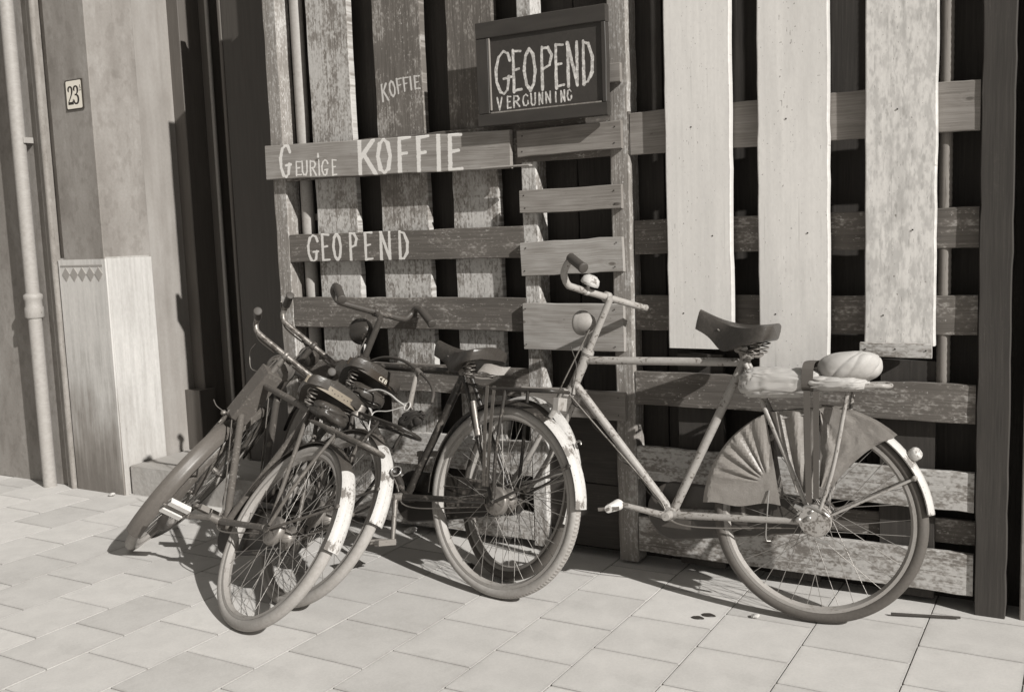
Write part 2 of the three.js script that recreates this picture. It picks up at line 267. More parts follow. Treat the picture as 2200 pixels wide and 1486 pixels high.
// ------------------------------------------------------------------ ground and pavement of square slabs laid in half bond
{
  const g = new THREE.PlaneGeometry(240, 240, 1, 1); g.rotateX(-Math.PI / 2); const u = g.attributes.uv; for (let i = 0; i < u.count; i++) u.setXY(i, u.getX(i) * 300, u.getY(i) * 300);
  const o = struct(mesh('ground', g, mat(surface(256, 256, (a, b) => { const f = fbm(a * 30, b * 30, 223, 4); return [0.36 * (0.85 + 0.3 * f), f]; }), 0.95, 0.001))); o.position.y = -0.06;
  const bed = struct(mesh('pavement', box(9, 0.05, 3.2, -3.2, -0.032, -2.2), M.earth));
  const joints = [-6.62, -6.32, -6.03, -5.74, -5.45, -5.15, -4.86, -4.57, -4.27, -3.98, -3.69, -3.40, -3.11, -2.845, -2.55, -2.24, -1.93, -1.63, -1.355, -1.065, -0.772, -0.45, -0.15, 0.15, 0.45, 0.75, 1.05];
  seed(5);
  const shapes = new Map();
  for (let c = 0; c + 1 < joints.length; c++) {
    const x0 = joints[c], w = joints[c + 1] - x0, ph = (c % 2 ? -3.204 : -3.058);
    for (let k = -3; k < 9; k++) {
      const z0 = ph + k * 0.295, z1 = Math.min(z0 + 0.295, 9), front = -1.5 - Math.abs(x0 + 2.6) * 0.0;
      if (z0 > front + 0.3 || z1 < -3.9) continue;
      const gap = 0.0023, d = 0.295 - gap * 2, ww = w - gap * 2, key = ww.toFixed(3);
      if (!shapes.has(key)) {
        const s = new THREE.Shape(), b = 0.004, hw = ww / 2, hd = d / 2; s.moveTo(-hw + b, -hd); s.lineTo(hw - b, -hd); s.lineTo(hw, -hd + b); s.lineTo(hw, hd - b); s.lineTo(hw - b, hd); s.lineTo(-hw + b, hd); s.lineTo(-hw, hd - b); s.lineTo(-hw, -hd + b);
        const e = new THREE.ExtrudeGeometry(s, { depth: 0.03, bevelEnabled: false });
        const uv = e.attributes.uv, p = e.attributes.position; for (let i = 0; i < uv.count; i++) uv.setXY(i, p.getX(i) / ww + 0.5, p.getY(i) / d + 0.5);
        e.rotateX(-Math.PI / 2); shapes.set(key, e);
      }
      const t = mesh('paving_slab', shapes.get(key), M.stone[Math.floor(rnd() * 6)], bed);
      t.position.set(x0 + w / 2, -0.0300 + rr(-0.0007, 0.0006), z0 + 0.1475); t.rotation.set(rr(-1, 1) * 0.0018, Math.PI * (rnd() < 0.5 ? 0 : 1), rr(-1, 1) * 0.0018);
    }
  }
}

// ------------------------------------------------------------------ the building behind
{
  struct(mesh('wall', box(9.0, 3.4, 0.4, -3.6, 5.05, -3.92), M.plaster));                                      // storey above the shop front
  struct(mesh('wall', box(4.2, 4.0, 0.4, -6.88, 2.0, -3.70), M.plaster));                                        // neighbour's wall beyond the pilaster
  struct(mesh('wall', box(0.5, 4.0, 0.5, 0.06, 2.0, -3.80), M.plaster));                                        // pier right of the fence
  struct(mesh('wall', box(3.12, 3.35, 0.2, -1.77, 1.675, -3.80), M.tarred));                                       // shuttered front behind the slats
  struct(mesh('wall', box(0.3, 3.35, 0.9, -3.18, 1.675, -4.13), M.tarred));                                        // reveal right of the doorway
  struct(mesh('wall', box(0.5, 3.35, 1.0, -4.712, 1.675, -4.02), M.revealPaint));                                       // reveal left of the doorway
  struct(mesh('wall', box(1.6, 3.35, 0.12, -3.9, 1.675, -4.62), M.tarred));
  struct(mesh('doorstep', box(0.9, 0.154, 1.05, -3.985, 0.077, -4.03, 0.008), M.bluestone));
}
const boarding = thing('boarding', 'dark tarred boards close behind the slats and boards of the fence', 'boarding');
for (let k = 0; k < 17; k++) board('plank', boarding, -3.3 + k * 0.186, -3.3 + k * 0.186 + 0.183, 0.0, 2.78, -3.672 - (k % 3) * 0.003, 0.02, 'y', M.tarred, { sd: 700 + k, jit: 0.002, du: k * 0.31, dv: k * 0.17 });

{ // pilaster left of the doorway
  const p = thing('pilaster', 'plastered pilaster with pale worn plinth at the left of the dark doorway', 'pilaster', [-4.64, 0, -3.62]);
  mesh('shaft', box(0.325, 1.8, 0.30, 0.022, 2.155, 0.0), M.plaster, p);
  mesh('plinth', box(0.385, 1.255, 0.012, 0.0, 0.6275, 0.145, 0.003), M.plinthFront, p).userData.label = 'plinth face, pale above and dirty near the pavement';
  mesh('plinth_side', box(0.384, 1.255, 0.286, 0.0, 0.6275, -0.005, 0.003), M.plinthSide, p);
  mesh('plinth_top', box(0.37, 0.012, 0.28, 0.005, 1.258, 0.005, 0.004), M.plinthSide, p);
  const lozM = flat(0.31, 0.85);
  for (let k = 0; k < 5; k++) {
    const s = new THREE.Shape(); s.moveTo(0, -0.036); s.lineTo(0.03, 0); s.lineTo(0, 0.036); s.lineTo(-0.03, 0);
    const l = mesh('lozenge', new THREE.ExtrudeGeometry(s, { depth: 0.003, bevelEnabled: true, bevelSize: 0.002, bevelThickness: 0.0015, bevelSegments: 1 }), lozM, p); l.position.set(-0.13 + k * 0.066, 1.178, 0.1495);
  }
  mesh('frieze_line', box(0.34, 0.008, 0.004, -0.002, 1.222, 0.1515, 0.001), lozM, p);
}
{ // moulded strip between pilaster and pipe
  const o = thing('moulding', 'plaster moulding strip between the downpipe and the pilaster', 'moulding', [-4.88, 0, -3.5]);
  mesh('strip', box(0.075, 3.0, 0.1, 0, 1.5, -0.02), M.plaster, o); mesh('bead', cyl(V(0.02, 0, 0.03), V(0.02, 3, 0.03), 0.018), M.plaster, o);
}
{
  const o = thing('downpipe', 'round grey downpipe with collar at the far left of the front', 'downpipe', [-5.03, 0, -3.44]);
  mesh('pipe', cyl(V(0, 0, 0), V(0, 3.2, 0), 0.036, 0.036, 20), M.zinc, o);
  mesh('collar', [lathe([[0.036, 0.94], [0.05, 0.95], [0.05, 1.0], [0.044, 1.01], [0.044, 1.04], [0.05, 1.05], [0.05, 1.07], [0.036, 1.08]], V(0, 0, 0), V(0, 1, 0))], M.zinc, o);
  mesh('bracket', [box(0.09, 0.03, 0.06, 0, 1.9, -0.03)], M.zinc, o);
}
{ // left jamb and door frame inside the recess
  const o = thing('door_frame', 'dark wooden door frame deep inside the doorway', 'door frame', [-4.4, 0.154, -4.2]);
  mesh('post', box(0.1, 2.7, 0.16, -0.025, 1.35, 0.11), M.frameWood, o); mesh('post', box(0.06, 2.7, 0.1, 0.06, 1.35, 0.0), M.frameWood, o);
  mesh('stop_bead', cyl(V(0.098, 0, 0.05), V(0.098, 2.7, 0.05), 0.012), M.zinc, o);
  mesh('skirting_block', box(0.13, 0.34, 0.12, -0.01, 0.17, 0.2), M.frameWood, o); mesh('post', box(0.16, 2.7, 0.06, 0.02, 1.35, -0.06), M.frameWood, o);
  const d = thing('door', 'dark closed door at the back of the recess', 'door', [-3.86, 0.154, -4.3]);
  mesh('leaf', box(0.96, 2.6, 0.05, 0, 1.3, 0), M.doorPaint, d);
  for (const [x, y, w, h] of [[-0.22, 0.55, 0.32, 0.8], [0.22, 0.55, 0.32, 0.8], [-0.22, 1.75, 0.32, 1.3], [0.22, 1.75, 0.32, 1.3]]) mesh('panel', box(w, h, 0.02, x, y, 0.032, 0.008), M.doorPaint, d);
  mesh('handle', [cyl(V(-0.42, 1.0, 0.02), V(-0.42, 1.0, 0.08), 0.01), cyl(V(-0.42, 1.0, 0.075), V(-0.31, 1.0, 0.075), 0.009)], M.dullSteel, d);
  const s = thing('shutter_leaf', 'dark shutter board standing open beside the left gate post', 'shutter', [-3.66, 0.16, -3.86]);
  mesh('leaf', box(0.50, 2.55, 0.028, 0.02, 1.275, 0), M.doorPaint, s); mesh('edge_strip', box(0.022, 2.55, 0.036, -0.242, 1.275, 0.0), M.frameWood, s);
  mesh('ledge', box(0.46, 0.05, 0.014, 0.02, 0.35, 0.021), M.doorPaint, s);
}
{ // enamel house number
  const cv = document.createElement('canvas'); cv.width = 200; cv.height = 232; const x = cv.getContext('2d');
  x.fillStyle = '#3a352f'; x.fillRect(0, 0, 200, 232); x.fillStyle = '#e4ded2'; x.beginPath(); x.roundRect(9, 9, 182, 214, 12); x.fill();
  x.fillStyle = '#2c2723'; x.textAlign = 'center'; x.textBaseline = 'alphabetic';
  const put = (t, px, py, sx, sy, size) => { x.save(); x.translate(px, py); x.scale(sx, sy); x.font = 'bold ' + size + 'px serif'; x.fillText(t, 0, 0); x.restore(); };
  put('2', 58, 192, 1.0, 1.42, 140); put('3', 126, 192, 1.0, 1.42, 140); put('A', 174, 78, 0.7, 1, 46); x.fillRect(160, 86, 28, 6);
  const t = new THREE.CanvasTexture(cv); t.colorSpace = THREE.SRGBColorSpace; t.magFilter = THREE.LinearFilter;
  const g = plank(0.132, 0.152, 0.006, 'x', { unit: true, jit: 0, warp: 0, c: 0.002 });
  const o = mesh('house_number_plate', g, new THREE.MeshStandardMaterial({ map: t, roughness: 0.3, side: THREE.DoubleSide })); o.position.set(-4.575, 2.1, -3.466);
  tag(o, 'white enamel house number plate reading 23A on the pilaster', 'house number');
}

// ------------------------------------------------------------------ the slatted gate
const rails = [[1.585, 1.744], [1.215, 1.342], [0.915, 1.052], [0.642, 0.762], [0.312, 0.458], [0.04, 0.158]];
const nailG = lathe([[0, 0], [0.003, 0.0004], [0.0026, 0.0014], [0, 0.0018]], V(0, 0, 0), V(0, 0, 1), 8);
const nails = (parent, pts) => { const n = mesh('nail_heads', pts.map(([x, y, z]) => nailG.clone().translate(x, y, z)), M.nail, parent); n.userData.kind = 'stuff'; return n; };
{
  const gate = thing('slatted_gate', 'tall weathered slatted wooden gate with rails, stiles and painted words', 'gate', [0, 0, 0]);
  board('stile', gate, -3.325, -3.245, 0.02, 2.7, -3.545, 0.09, 'y', M.stile, { sd: 3, jit: 0.003, c: 0.005 });
  board('stile', gate, -2.0, -1.93, 0.02, 2.7, -3.548, 0.085, 'y', M.slat, { sd: 4, jit: 0.003, c: 0.005, du: 0.3 });
  board('stile', gate, -1.612, -1.53, 0.012, 2.7, -3.545, 0.09, 'y', M.stile, { sd: 5, jit: 0.003, c: 0.006, du: 0.43, dv: 0.1 }).userData.label = 'tall right stile standing on the pavement';
  const S = [[-3.105, -2.868], [-2.735, -2.482], [-2.355, -2.13]];
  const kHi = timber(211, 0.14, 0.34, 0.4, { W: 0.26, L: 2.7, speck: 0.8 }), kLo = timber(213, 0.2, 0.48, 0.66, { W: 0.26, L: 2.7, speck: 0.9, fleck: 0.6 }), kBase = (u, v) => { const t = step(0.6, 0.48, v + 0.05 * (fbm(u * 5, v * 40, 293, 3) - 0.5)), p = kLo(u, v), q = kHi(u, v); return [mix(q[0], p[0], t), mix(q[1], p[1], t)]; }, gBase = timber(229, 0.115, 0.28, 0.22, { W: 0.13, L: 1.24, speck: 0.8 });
  // the middle slat carries the word KOFFIE: letters at 0.2 m width near eye height
  const kt = [['K', 0.135, 0], ['O', 0.3, 0.02], ['F', 0.46, 0.03], ['F', 0.6, 0.035], ['I', 0.735, 0.035], ['E', 0.83, 0.04]];
  const kSlat = lettered(256, 1536, 0.253 / 2.68, kt.map(([c, x, dy]) => [c, x, (1.886 + dy * 0.45) / 2.68, x + (c === 'I' ? 0.05 : 0.12), (1.958 + dy * 0.15) / 2.68, 0.0015]), (u, v) => kBase(u, v), 0.55, 5);
  S.forEach(([a, b], k) => {
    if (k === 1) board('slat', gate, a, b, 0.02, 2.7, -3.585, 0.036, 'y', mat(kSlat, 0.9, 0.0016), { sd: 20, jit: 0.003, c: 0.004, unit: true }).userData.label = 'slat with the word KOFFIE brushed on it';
    else {
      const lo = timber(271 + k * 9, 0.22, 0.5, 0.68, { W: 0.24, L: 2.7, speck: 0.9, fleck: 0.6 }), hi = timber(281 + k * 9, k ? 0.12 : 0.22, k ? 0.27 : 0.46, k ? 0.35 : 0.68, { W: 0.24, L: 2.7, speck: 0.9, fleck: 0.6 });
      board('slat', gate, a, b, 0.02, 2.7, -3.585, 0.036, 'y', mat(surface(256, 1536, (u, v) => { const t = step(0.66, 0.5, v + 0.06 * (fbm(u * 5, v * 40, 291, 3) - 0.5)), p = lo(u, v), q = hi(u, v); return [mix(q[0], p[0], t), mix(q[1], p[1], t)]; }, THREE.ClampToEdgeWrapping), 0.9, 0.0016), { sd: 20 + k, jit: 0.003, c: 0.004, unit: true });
    }
  });
  const ge = [['G', .085, .02, .136, .95], ['E', .152, .03, .188, .97], ['O', .206, .04, .243, .98], ['P', .282, .03, .316, .99], ['E', .35, .035, .385, .99], ['N', .419, .02, .464, .98], ['D', .501, .02, .54, .98]];
  rails.forEach(([y0, y1], k) => {
    const x0 = k === 3 ? -3.24 : -3.243, x1 = -2.0;
    if (k === 1) board('rail', gate, x0, x1, y0, y1, -3.546, 0.022, 'x', mat(lettered(1536, 160, 9.63, ge.map((l) => [...l, 0.05]), (u, v) => gBase(v, u), 0.66, 9), 0.88, 0.0014), { sd: 40, unit: true, jit: 0.002 }).userData.label = 'rail with the word GEOPEND brushed on it';
    else board('rail', gate, x0, x1, y0, y1, -3.546, 0.022, 'x', k > 3 ? M.railPale : M.rail, { sd: 40 + k, jit: 0.0025, warp: 0.002, du: k * 0.37, dv: k * 0.21 });
  });
  // short boards nailed across the right-hand bay
  const R = [[1.615, 1.717, -1.998, -1.552, M.bareDark, 0.012], [1.391, 1.483, -1.996, -1.557, M.bareDark, 0.0], [1.148, 1.281, -2.0, -1.557, M.bare, 0.03], [0.846, 1.032, -2.0, -1.56, M.bare, 0.0], [0.579, 0.69, -2.02, -1.56, M.bareDark, 0.0]];
  const np = [];
  R.forEach(([y0, y1, x0, x1, m, tilt], k) => {
    board('cleat', gate, x0, x1, y0, y1, -3.52, 0.022, 'x', m, { sd: 60 + k, jit: 0.003, warp: 0.002, tilt, du: k * 0.43, dv: k * 0.19 });
    for (const sx of [x0 + 0.018, x1 - 0.03]) for (const sy of [y0 + 0.02, y1 - 0.022]) np.push([sx + 0.006 * Math.sin(k * 7 + sy * 90), sy + (sx > -1.8 ? 1 : -1) * tilt * 0.2, -3.5195]);
  });
  board('cleat', gate, -1.618, -1.55, 1.86, 1.93, -3.52, 0.022, 'x', M.bareDark, { sd: 71 });
  board('kick_board', gate, -1.93, -1.612, 0.04, 0.30, -3.575, 0.024, 'x', M.tarred, { sd: 72 }); board('kick_board', gate, -1.93, -1.612, 0.303, 0.575, -3.577, 0.024, 'x', M.tarred, { sd: 73, du: 0.4 });
  board('cross_rail', gate, -2.0, -1.53, 1.592, 1.752, -3.5455, 0.022, 'x', M.rail, { sd: 74, du: 1.7 });
  nails(gate, np);
}
{ // pipe in the gap beside the first slat
  const o = thing('pipe', 'rusty upright pipe in the gap between left gate post and first slat', 'pipe', [-3.19, 0, -3.622]);
  mesh('tube', cyl(V(0, 0, 0), V(0, 2.7, 0), 0.03, 0.03, 18), M.zinc, o); mesh('clip', box(0.085, 0.03, 0.03, 0, 1.42, -0.03), M.dullSteel, o);
}
{ // long sign board: GEURIGE KOFFIE
  const W = [['G', .068, .06, .118, .99], ['E', .139, .09, .164, .49], ['U', .168, .087, .192, .485], ['R', .203, .073, .232, .489], ['I', .238, .079, .252, .5], ['G', .256, .05, .285, .49], ['E', .302, .045, .322, .48]].map((l) => [...l, l[0] === 'G' && l[4] > 0.9 ? 0.05 : 0.026]);
  const K = [['K', .416, .02, .487, .985], ['O', .496, .03, .551, .97], ['F', .579, .01, .63, .975], ['F', .655, .0, .702, .97], ['I', .729, .005, .749, .97], ['E', .776, .01, .826, .975]].map((l) => [...l, 0.062]);
  const fn = bareFn(241, 0.3);
  const o = mesh('sign_board', plank(1.3, 0.152, 0.024, 'x', { unit: true, sd: 81, jit: 0.0025, warp: 0.002 }), mat(lettered(2048, 240, 8.55, [...W, ['I', .2405, .6, .2445, .68, 0.03], ...K], (u, v) => fn(0.05 + v * 0.5, u * 1.18), 0.72, 13), 0.82, 0.0012));
  o.position.set(-2.675, 1.66, -3.517); o.rotation.z = -0.021;
  tag(o, 'long bare sign board reading GEURIGE KOFFIE nailed across the gate', 'sign');
  const bits = thing('lath', 'thin lath under the right end of the coffee sign board', 'lath', [-2.04, 1.577, -3.5]); mesh('strip', plank(0.22, 0.008, 0.03, 'x', { sd: 83 }), M.bare, bits);
}
{ // framed black sign: GEOPEND VERGUNNING
  const o = thing('framed_sign', 'dark framed sign reading GEOPEND above VERGUNNING at the top of the gate', 'sign', [-1.85, 1.737, -3.5]);
  const T = [['G', .05, .235, .199, .79], ['E', .211, .25, .293, .78], ['O', .314, .245, .425, .775], ['P', .467, .245, .571, .78], ['E', .595, .24, .671, .785], ['N', .701, .237, .794, .78], ['D', .833, .25, .923, .78]].map((l) => [...l, 0.022]);
  const U = [['V', .058, .013, .106, .17], ['E', .151, .018, .187, .174], ['R', .209, .028, .267, .177], ['C', .296, .026, .346, .178], ['U', .37, .026, .412, .176], ['N', .444, .033, .48, .174], ['N', .504, .037, .55, .174], ['I', .587, .04, .6, .163], ['N', .638, .031, .674, .168], ['C', .693, .039, .733, .174]].map((l) => [...l.slice(0, 2), l[2] + 0.02, l[3], l[4] + 0.02, 0.012]);
  const slate = (u, v) => { const f = fbm(u * 60, v * 30, 251, 3), b = fbm(u * 5, v * 4, 257, 4), sm = step(0.3, 0.0, Math.abs(v - 0.1) * 2) * step(0.9, 0.2, u) * 0.03; return [0.036 * (0.8 + 0.3 * f + 0.3 * b) + sm * f, 0.5 * f]; };
  const pn = mesh('panel', plank(0.485, 0.29, 0.012, 'x', { unit: true, jit: 0, warp: 0, sd: 85 }), mat(lettered(1024, 612, 1.94, [...T, ...U], slate, 0.72, 17), 0.6, 0.0006), o); pn.position.set(0.0075, 0.196, 0.018);
  pn.userData.label = 'black panel with two lines of white brushed letters';
  const f = M.frameSign = mat(surface(128, 256, (u, v) => { const g = fbm(u * 40, v * 6, 261, 3); return [0.04 * (0.7 + 0.6 * g), g]; }), 0.6, 0.0008);
  board('frame_rail', o, -0.29, 0.27, 0.0, 0.048, 0.034, 0.034, 'x', f, { sd: 86 }); board('frame_rail', o, -0.29, 0.27, 0.338, 0.40, 0.034, 0.034, 'x', f, { sd: 87 });
  board('frame_stile', o, -0.29, -0.236, 0.05, 0.336, 0.034, 0.034, 'y', f, { sd: 88 }); board('frame_stile', o, 0.251, 0.27, 0.05, 0.336, 0.034, 0.034, 'y', f, { sd: 89 });
  mesh('inner_bead', [box(0.006, 0.276, 0.008, -0.231, 0.198, 0.029, 0.001), box(0.478, 0.005, 0.008, 0.008, 0.0505, 0.029, 0.001)], M.bareDark, o);
}

// ------------------------------------------------------------------ the fence of rails and broad white boards
{
  const fence = thing('board_fence', 'fence of dark horizontal rails behind three broad whitewashed upright boards', 'fence', [0, 0, 0]);
  const ys = [[1.588, 1.746], [1.217, 1.347], [0.93, 1.062], [0.642, 0.77], [0.345, 0.478], [0.058, 0.2]];
  ys.forEach(([y0, y1], k) => board('rail', fence, -1.526, -0.33, y0, y1, k === 1 || k === 2 ? -3.566 : -3.546, 0.022, 'x', k === 0 ? M.bareDark : k > 3 ? M.railPale : M.rail, { sd: 100 + k, jit: 0.003, warp: 0.002, du: k * 0.53 + 0.2, dv: k * 0.29 }));
  const B = [[-1.372, -1.128, 0.87, 0.05], [-1.032, -0.79, 0.80, 0.16], [-0.672, -0.452, 0.90, 0.95]];
  B.forEach(([x0, x1, y0, stain], k) => board('board', fence, x0, x1, y0, 2.7, -3.508, 0.034, 'y', mat(whitewash(300 + k * 31, stain > 0.9 ? 0.95 : stain), 0.85, 0.0004), { sd: 120 + k, jit: 0.0022, c: 0.004, unit: true }).userData.label = ['clean whitewashed board beside the gate', 'speckled whitewashed board behind the saddle', 'stained whitewashed board with a cleat at its foot'][k]);
  board('cleat', fence, -0.683, -0.458, 0.862, 0.91, -3.486, 0.02, 'x', M.railPale, { sd: 130 });
  board('rail', fence, -1.4, -0.33, 0.215, 0.30, -3.60, 0.02, 'x', M.rail, { sd: 131 });
  for (const [x, k] of [[-1.28, 0], [-0.93, 1], [-0.545, 2]]) board('slat', fence, x - 0.09, x + 0.09, 0.02, 0.84, -3.585, 0.03, 'y', M.tarred, { sd: 140 + k });
  board('end_post', fence, -0.325, -0.23, 0.0, 2.7, -3.537, 0.09, 'y', M.tarred, { sd: 150, jit: 0.003 });
  nails(fence, B.flatMap(([x0, x1], k) => [[x0 + 0.1, 1.67, -3.5075], [x1 - 0.07, 1.28, -3.5075], [x0 + 0.06, 1.0, -3.5075]]).concat([[-0.665, 0.888, -3.4855], [-0.57, 0.89, -3.4855], [-0.475, 0.887, -3.4855]]));
  const r = thing('hose', 'ribbed old hose hanging beside the stained white board', 'hose', [-0.435, 0.77, -3.59]);
  const pts = []; for (let k = 0; k <= 160; k++) pts.push([0.021 + (k % 2) * 0.0012, k * 0.012]); mesh('hose_tube', lathe(pts, V(0, 0, 0), V(0, 1, 0), 14), M.greyRubber, r);
}

// ------------------------------------------------------------------ bicycles
// local axes of a bicycle: x forward from the rear contact, y up in the plane of the frame, z to the rider's right
const Q = (s, h, t = 0) => V(s, h, -t);                            // t to the rider's left
function poseOf(c) {
  const F = V(-Math.cos(c.yaw), 0, Math.sin(c.yaw)), L = V(0, 1, 0).cross(F), U = V(0, Math.cos(c.lean), 0).addScaledVector(L, -Math.sin(c.lean)), R = F.clone().cross(U);
  return new THREE.Matrix4().makeBasis(F, U, R).setPosition(c.x, c.lift ?? 0.004, c.z);
}
function seat(o, m) { m.decompose(o.position, o.quaternion, o.scale); return o; }
// sweep a closed profile [radius, lateral] round the wheel centre (cs, ch) from angle a0 to a1 (degrees, 0 ahead, 90 up)
function sweep(prof, cs, ch, a0, a1, n = 40) {
  const pos = [], uv = [], idx = [], m = prof.length;
  for (let i = 0; i <= n; i++) { const a = (a0 + (a1 - a0) * i / n) * Math.PI / 180; prof.forEach(([r, t], k) => { pos.push(cs + r * Math.cos(a), ch + r * Math.sin(a), -t); uv.push(a * 0.36 * 3, k / m); }); }
  for (let i = 0; i < n; i++) for (let k = 0; k < m; k++) { const a = i * m + k, b = i * m + (k + 1) % m, c = a + m, d = b + m; idx.push(a, c, b, b, c, d); }
  for (let k = 1; k + 1 < m; k++) { idx.push(0, k, k + 1); const e = n * m; idx.push(e, e + k + 1, e + k); }
  const g = new THREE.BufferGeometry(); g.setAttribute('position', new THREE.Float32BufferAttribute(pos, 3)); g.setAttribute('uv', new THREE.Float32BufferAttribute(uv, 2)); g.setIndex(idx); g.computeVertexNormals(); return toCreasedNormals(g, 0.6);
}
const guardProfile = (r, w = 0.029) => { const out = [], inn = []; for (let k = -4; k <= 4; k++) { const q = k / 4; out.push([r - 0.016 * q * q * Math.abs(q) ** 0.5, q * w]); inn.unshift([r - 0.0025 - 0.016 * q * q * Math.abs(q) ** 0.5, q * (w - 0.0015)]); } return [...out, ...inn]; };
function wheel(name, parent, cs, R, c, rear, apply) {
  const O = Q(cs, R), put = (g) => apply(g);
  const rimP = [[R - 0.05, -0.008], [R - 0.045, -0.016], [R - 0.034, -0.0165], [R - 0.034, 0.0165], [R - 0.045, 0.016], [R - 0.05, 0.008], [R - 0.054, 0.0]];
  const rim = mesh(name, put(sweep(rimP, cs, R, 0, 360, 96)), c.rim, parent);
  const ty = new THREE.TorusGeometry(R - 0.0205, 0.0205, 16, 112); ty.translate(O.x, O.y, 0);
  mesh('tyre', put(ty), rear ? c.tyreR : c.tyreF, rim);
  const sp = [], fr = rear ? 0.042 : 0.02, ft = rear ? 0.03 : 0.032;
  for (let k = 0; k < 36; k++) {
    const side = k % 2 ? 1 : -1, a = k / 36 * Math.PI * 2 + c.x, twist = (Math.floor(k / 2) % 2 ? 1 : -1) * (rear ? 0.9 : 1.25), h = a + twist;
    sp.push(cyl(Q(cs + fr * Math.cos(h), R + fr * Math.sin(h), side * ft), Q(cs + (R - 0.05) * Math.cos(a), R + (R - 0.05) * Math.sin(a), side * 0.003), 0.00115, 0.00115, 5, true));
  }
  mesh('spokes', put(mergeGeometries(sp.map(clean))), M.spoke, rim);
  const A = V(0, 0, -1), hub = rear
    ? lathe([[0, -0.062], [0.011, -0.062], [0.011, -0.045], [0.024, -0.042], [0.046, -0.033], [0.046, -0.028], [0.025, -0.024], [0.025, 0.012], [0.044, 0.016], [0.052, 0.022], [0.052, 0.042], [0.044, 0.046], [0.013, 0.048], [0.011, 0.064], [0, 0.064]], O, A)
    : lathe([[0, -0.062], [0.008, -0.062], [0.008, -0.04], [0.014, -0.038], [0.023, -0.034], [0.023, -0.03], [0.013, -0.026], [0.013, 0.026], [0.023, 0.03], [0.023, 0.034], [0.014, 0.038], [0.008, 0.04], [0.008, 0.062], [0, 0.062]], O, A);
  mesh('hub', put(hub), M.dullSteel, rim);
  return rim;
}
function makeBike(c) {
  const root = thing('bicycle', c.label, 'bicycle', [0, 0, 0], 'old roadster bicycles leaning against the gate and the fence'); seat(root, poseOf(c));
  const { R, bx, by, sa, stl, hx, hy, ha, hl, wb } = c, P = c.paint;
  const ax = V(-Math.cos(ha), Math.sin(ha), 0), hlo = Q(hx, hy), hup = hlo.clone().addScaledVector(ax, hl), bb = Q(bx, by), sc = Q(bx - stl * Math.cos(sa), by + stl * Math.sin(sa)), hub = Q(0, R);
  const st = new THREE.Matrix4().makeTranslation(hlo.x, hlo.y, 0).multiply(new THREE.Matrix4().makeRotationAxis(ax, c.steer)).multiply(new THREE.Matrix4().makeTranslation(-hlo.x, -hlo.y, 0));
  const id = (g) => g, steered = (g) => { g = g.index ? g : g; g.applyMatrix4(st); return g; };
  // frame
  const fr = [cyl(hlo, hup, 0.0185, 0.0185, 16), cyl(hlo.clone().addScaledVector(ax, 0.035), bb, 0.0155, 0.0155, 14), cyl(bb, sc.clone().addScaledVector(sc.clone().sub(bb).normalize(), 0.03), 0.0155, 0.0155, 14), cyl(hup.clone().addScaledVector(ax, -0.022), sc.clone().add(V(0.005, -0.004, 0)), 0.0145, 0.0145, 14), cyl(Q(bx, by, 0.034), Q(bx, by, -0.034), 0.023, 0.023, 18)];
  for (const k of [-1, 1]) { fr.push(cyl(Q(bx - 0.01, by, k * 0.03), Q(0.03, R - 0.004, k * 0.058), 0.0135, 0.010, 12)); fr.push(cyl(sc.clone().add(V(-0.005, 0, -k * 0.02)), Q(0, R, k * 0.06), 0.009, 0.0075, 10)); fr.push(lathe([[0, 0], [0.02, 0], [0.02, 0.006], [0, 0.006]], Q(0.006, R, k * 0.058), V(0, 0, -k), 14)); }
  mesh('frame', fr, P, root);
  for (const lug of [cyl(hlo, hlo.clone().addScaledVector(ax, 0.02), 0.0225, 0.021, 18), cyl(hup, hup.clone().addScaledVector(ax, 0.022), 0.021, 0.018, 18), cyl(sc.clone().addScaledVector(sc.clone().sub(bb).normalize(), -0.02), sc.clone().addScaledVector(sc.clone().sub(bb).normalize(), 0.028), 0.0185, 0.0185, 14)]) mesh('lug', lug, c.lug ?? P, root);
  // fork and front wheel, turned with the steering
  const fw = c.frontWheelGap ?? 0, fk = [];
  for (const k of [-1, 1]) fk.push(tube([hlo.clone().add(V(0.004, -0.004, -k * 0.036)), Q(mix(hx, wb, 0.45) - 0.012, mix(hy, R, 0.5), k * 0.045), Q(mix(hx, wb, 0.78) - 0.014, mix(hy, R, 0.82), k * 0.05), Q(wb, R, k * 0.055)], 0.0105, 24, 10));
  fk.push(cyl(hlo.clone().add(V(0.002, -0.008, -0.042)), hlo.clone().add(V(0.002, -0.008, 0.042)), 0.0155, 0.0155, 12));
  mesh('fork', steered(mergeGeometries(fk.map(clean))), c.forkPaint ?? P, root);
  wheel('front_wheel', root, wb, R, c, false, steered); wheel('rear_wheel', root, 0, R, c, true, id);
  // mudguards
  const RG = R + 0.017;
  const gr = mesh('rear_mudguard', sweep(guardProfile(RG), 0, R, c.rg[0], c.rg[1], 48), c.guard, root);
  if (c.rg[2]) mesh('white_tip', sweep(guardProfile(RG + 0.0022, 0.0305), 0, R, c.rg[2], c.rg[1] + 0.5, 20), M.whitePaint, gr).userData.label = 'white painted tip of the rear mudguard';
  const gf = mesh('front_mudguard', steered(sweep(guardProfile(RG, c.fgw ?? 0.029), wb, R, c.fg[0], c.fg[1], 48)), c.guardF ?? c.guard, root);
  if (c.fg[2]) mesh('white_tip', steered(sweep(guardProfile(RG + 0.0022, (c.fgw ?? 0.029) + 0.0015), wb, R, c.fg[2], c.fg[1] + 0.5, 20)), M.whitePaint, gf).userData.label = 'white painted rear half of the front mudguard';
  const pol = (s, a, r, t) => Q(s + r * Math.cos(a * Math.PI / 180), R + r * Math.sin(a * Math.PI / 180), t);
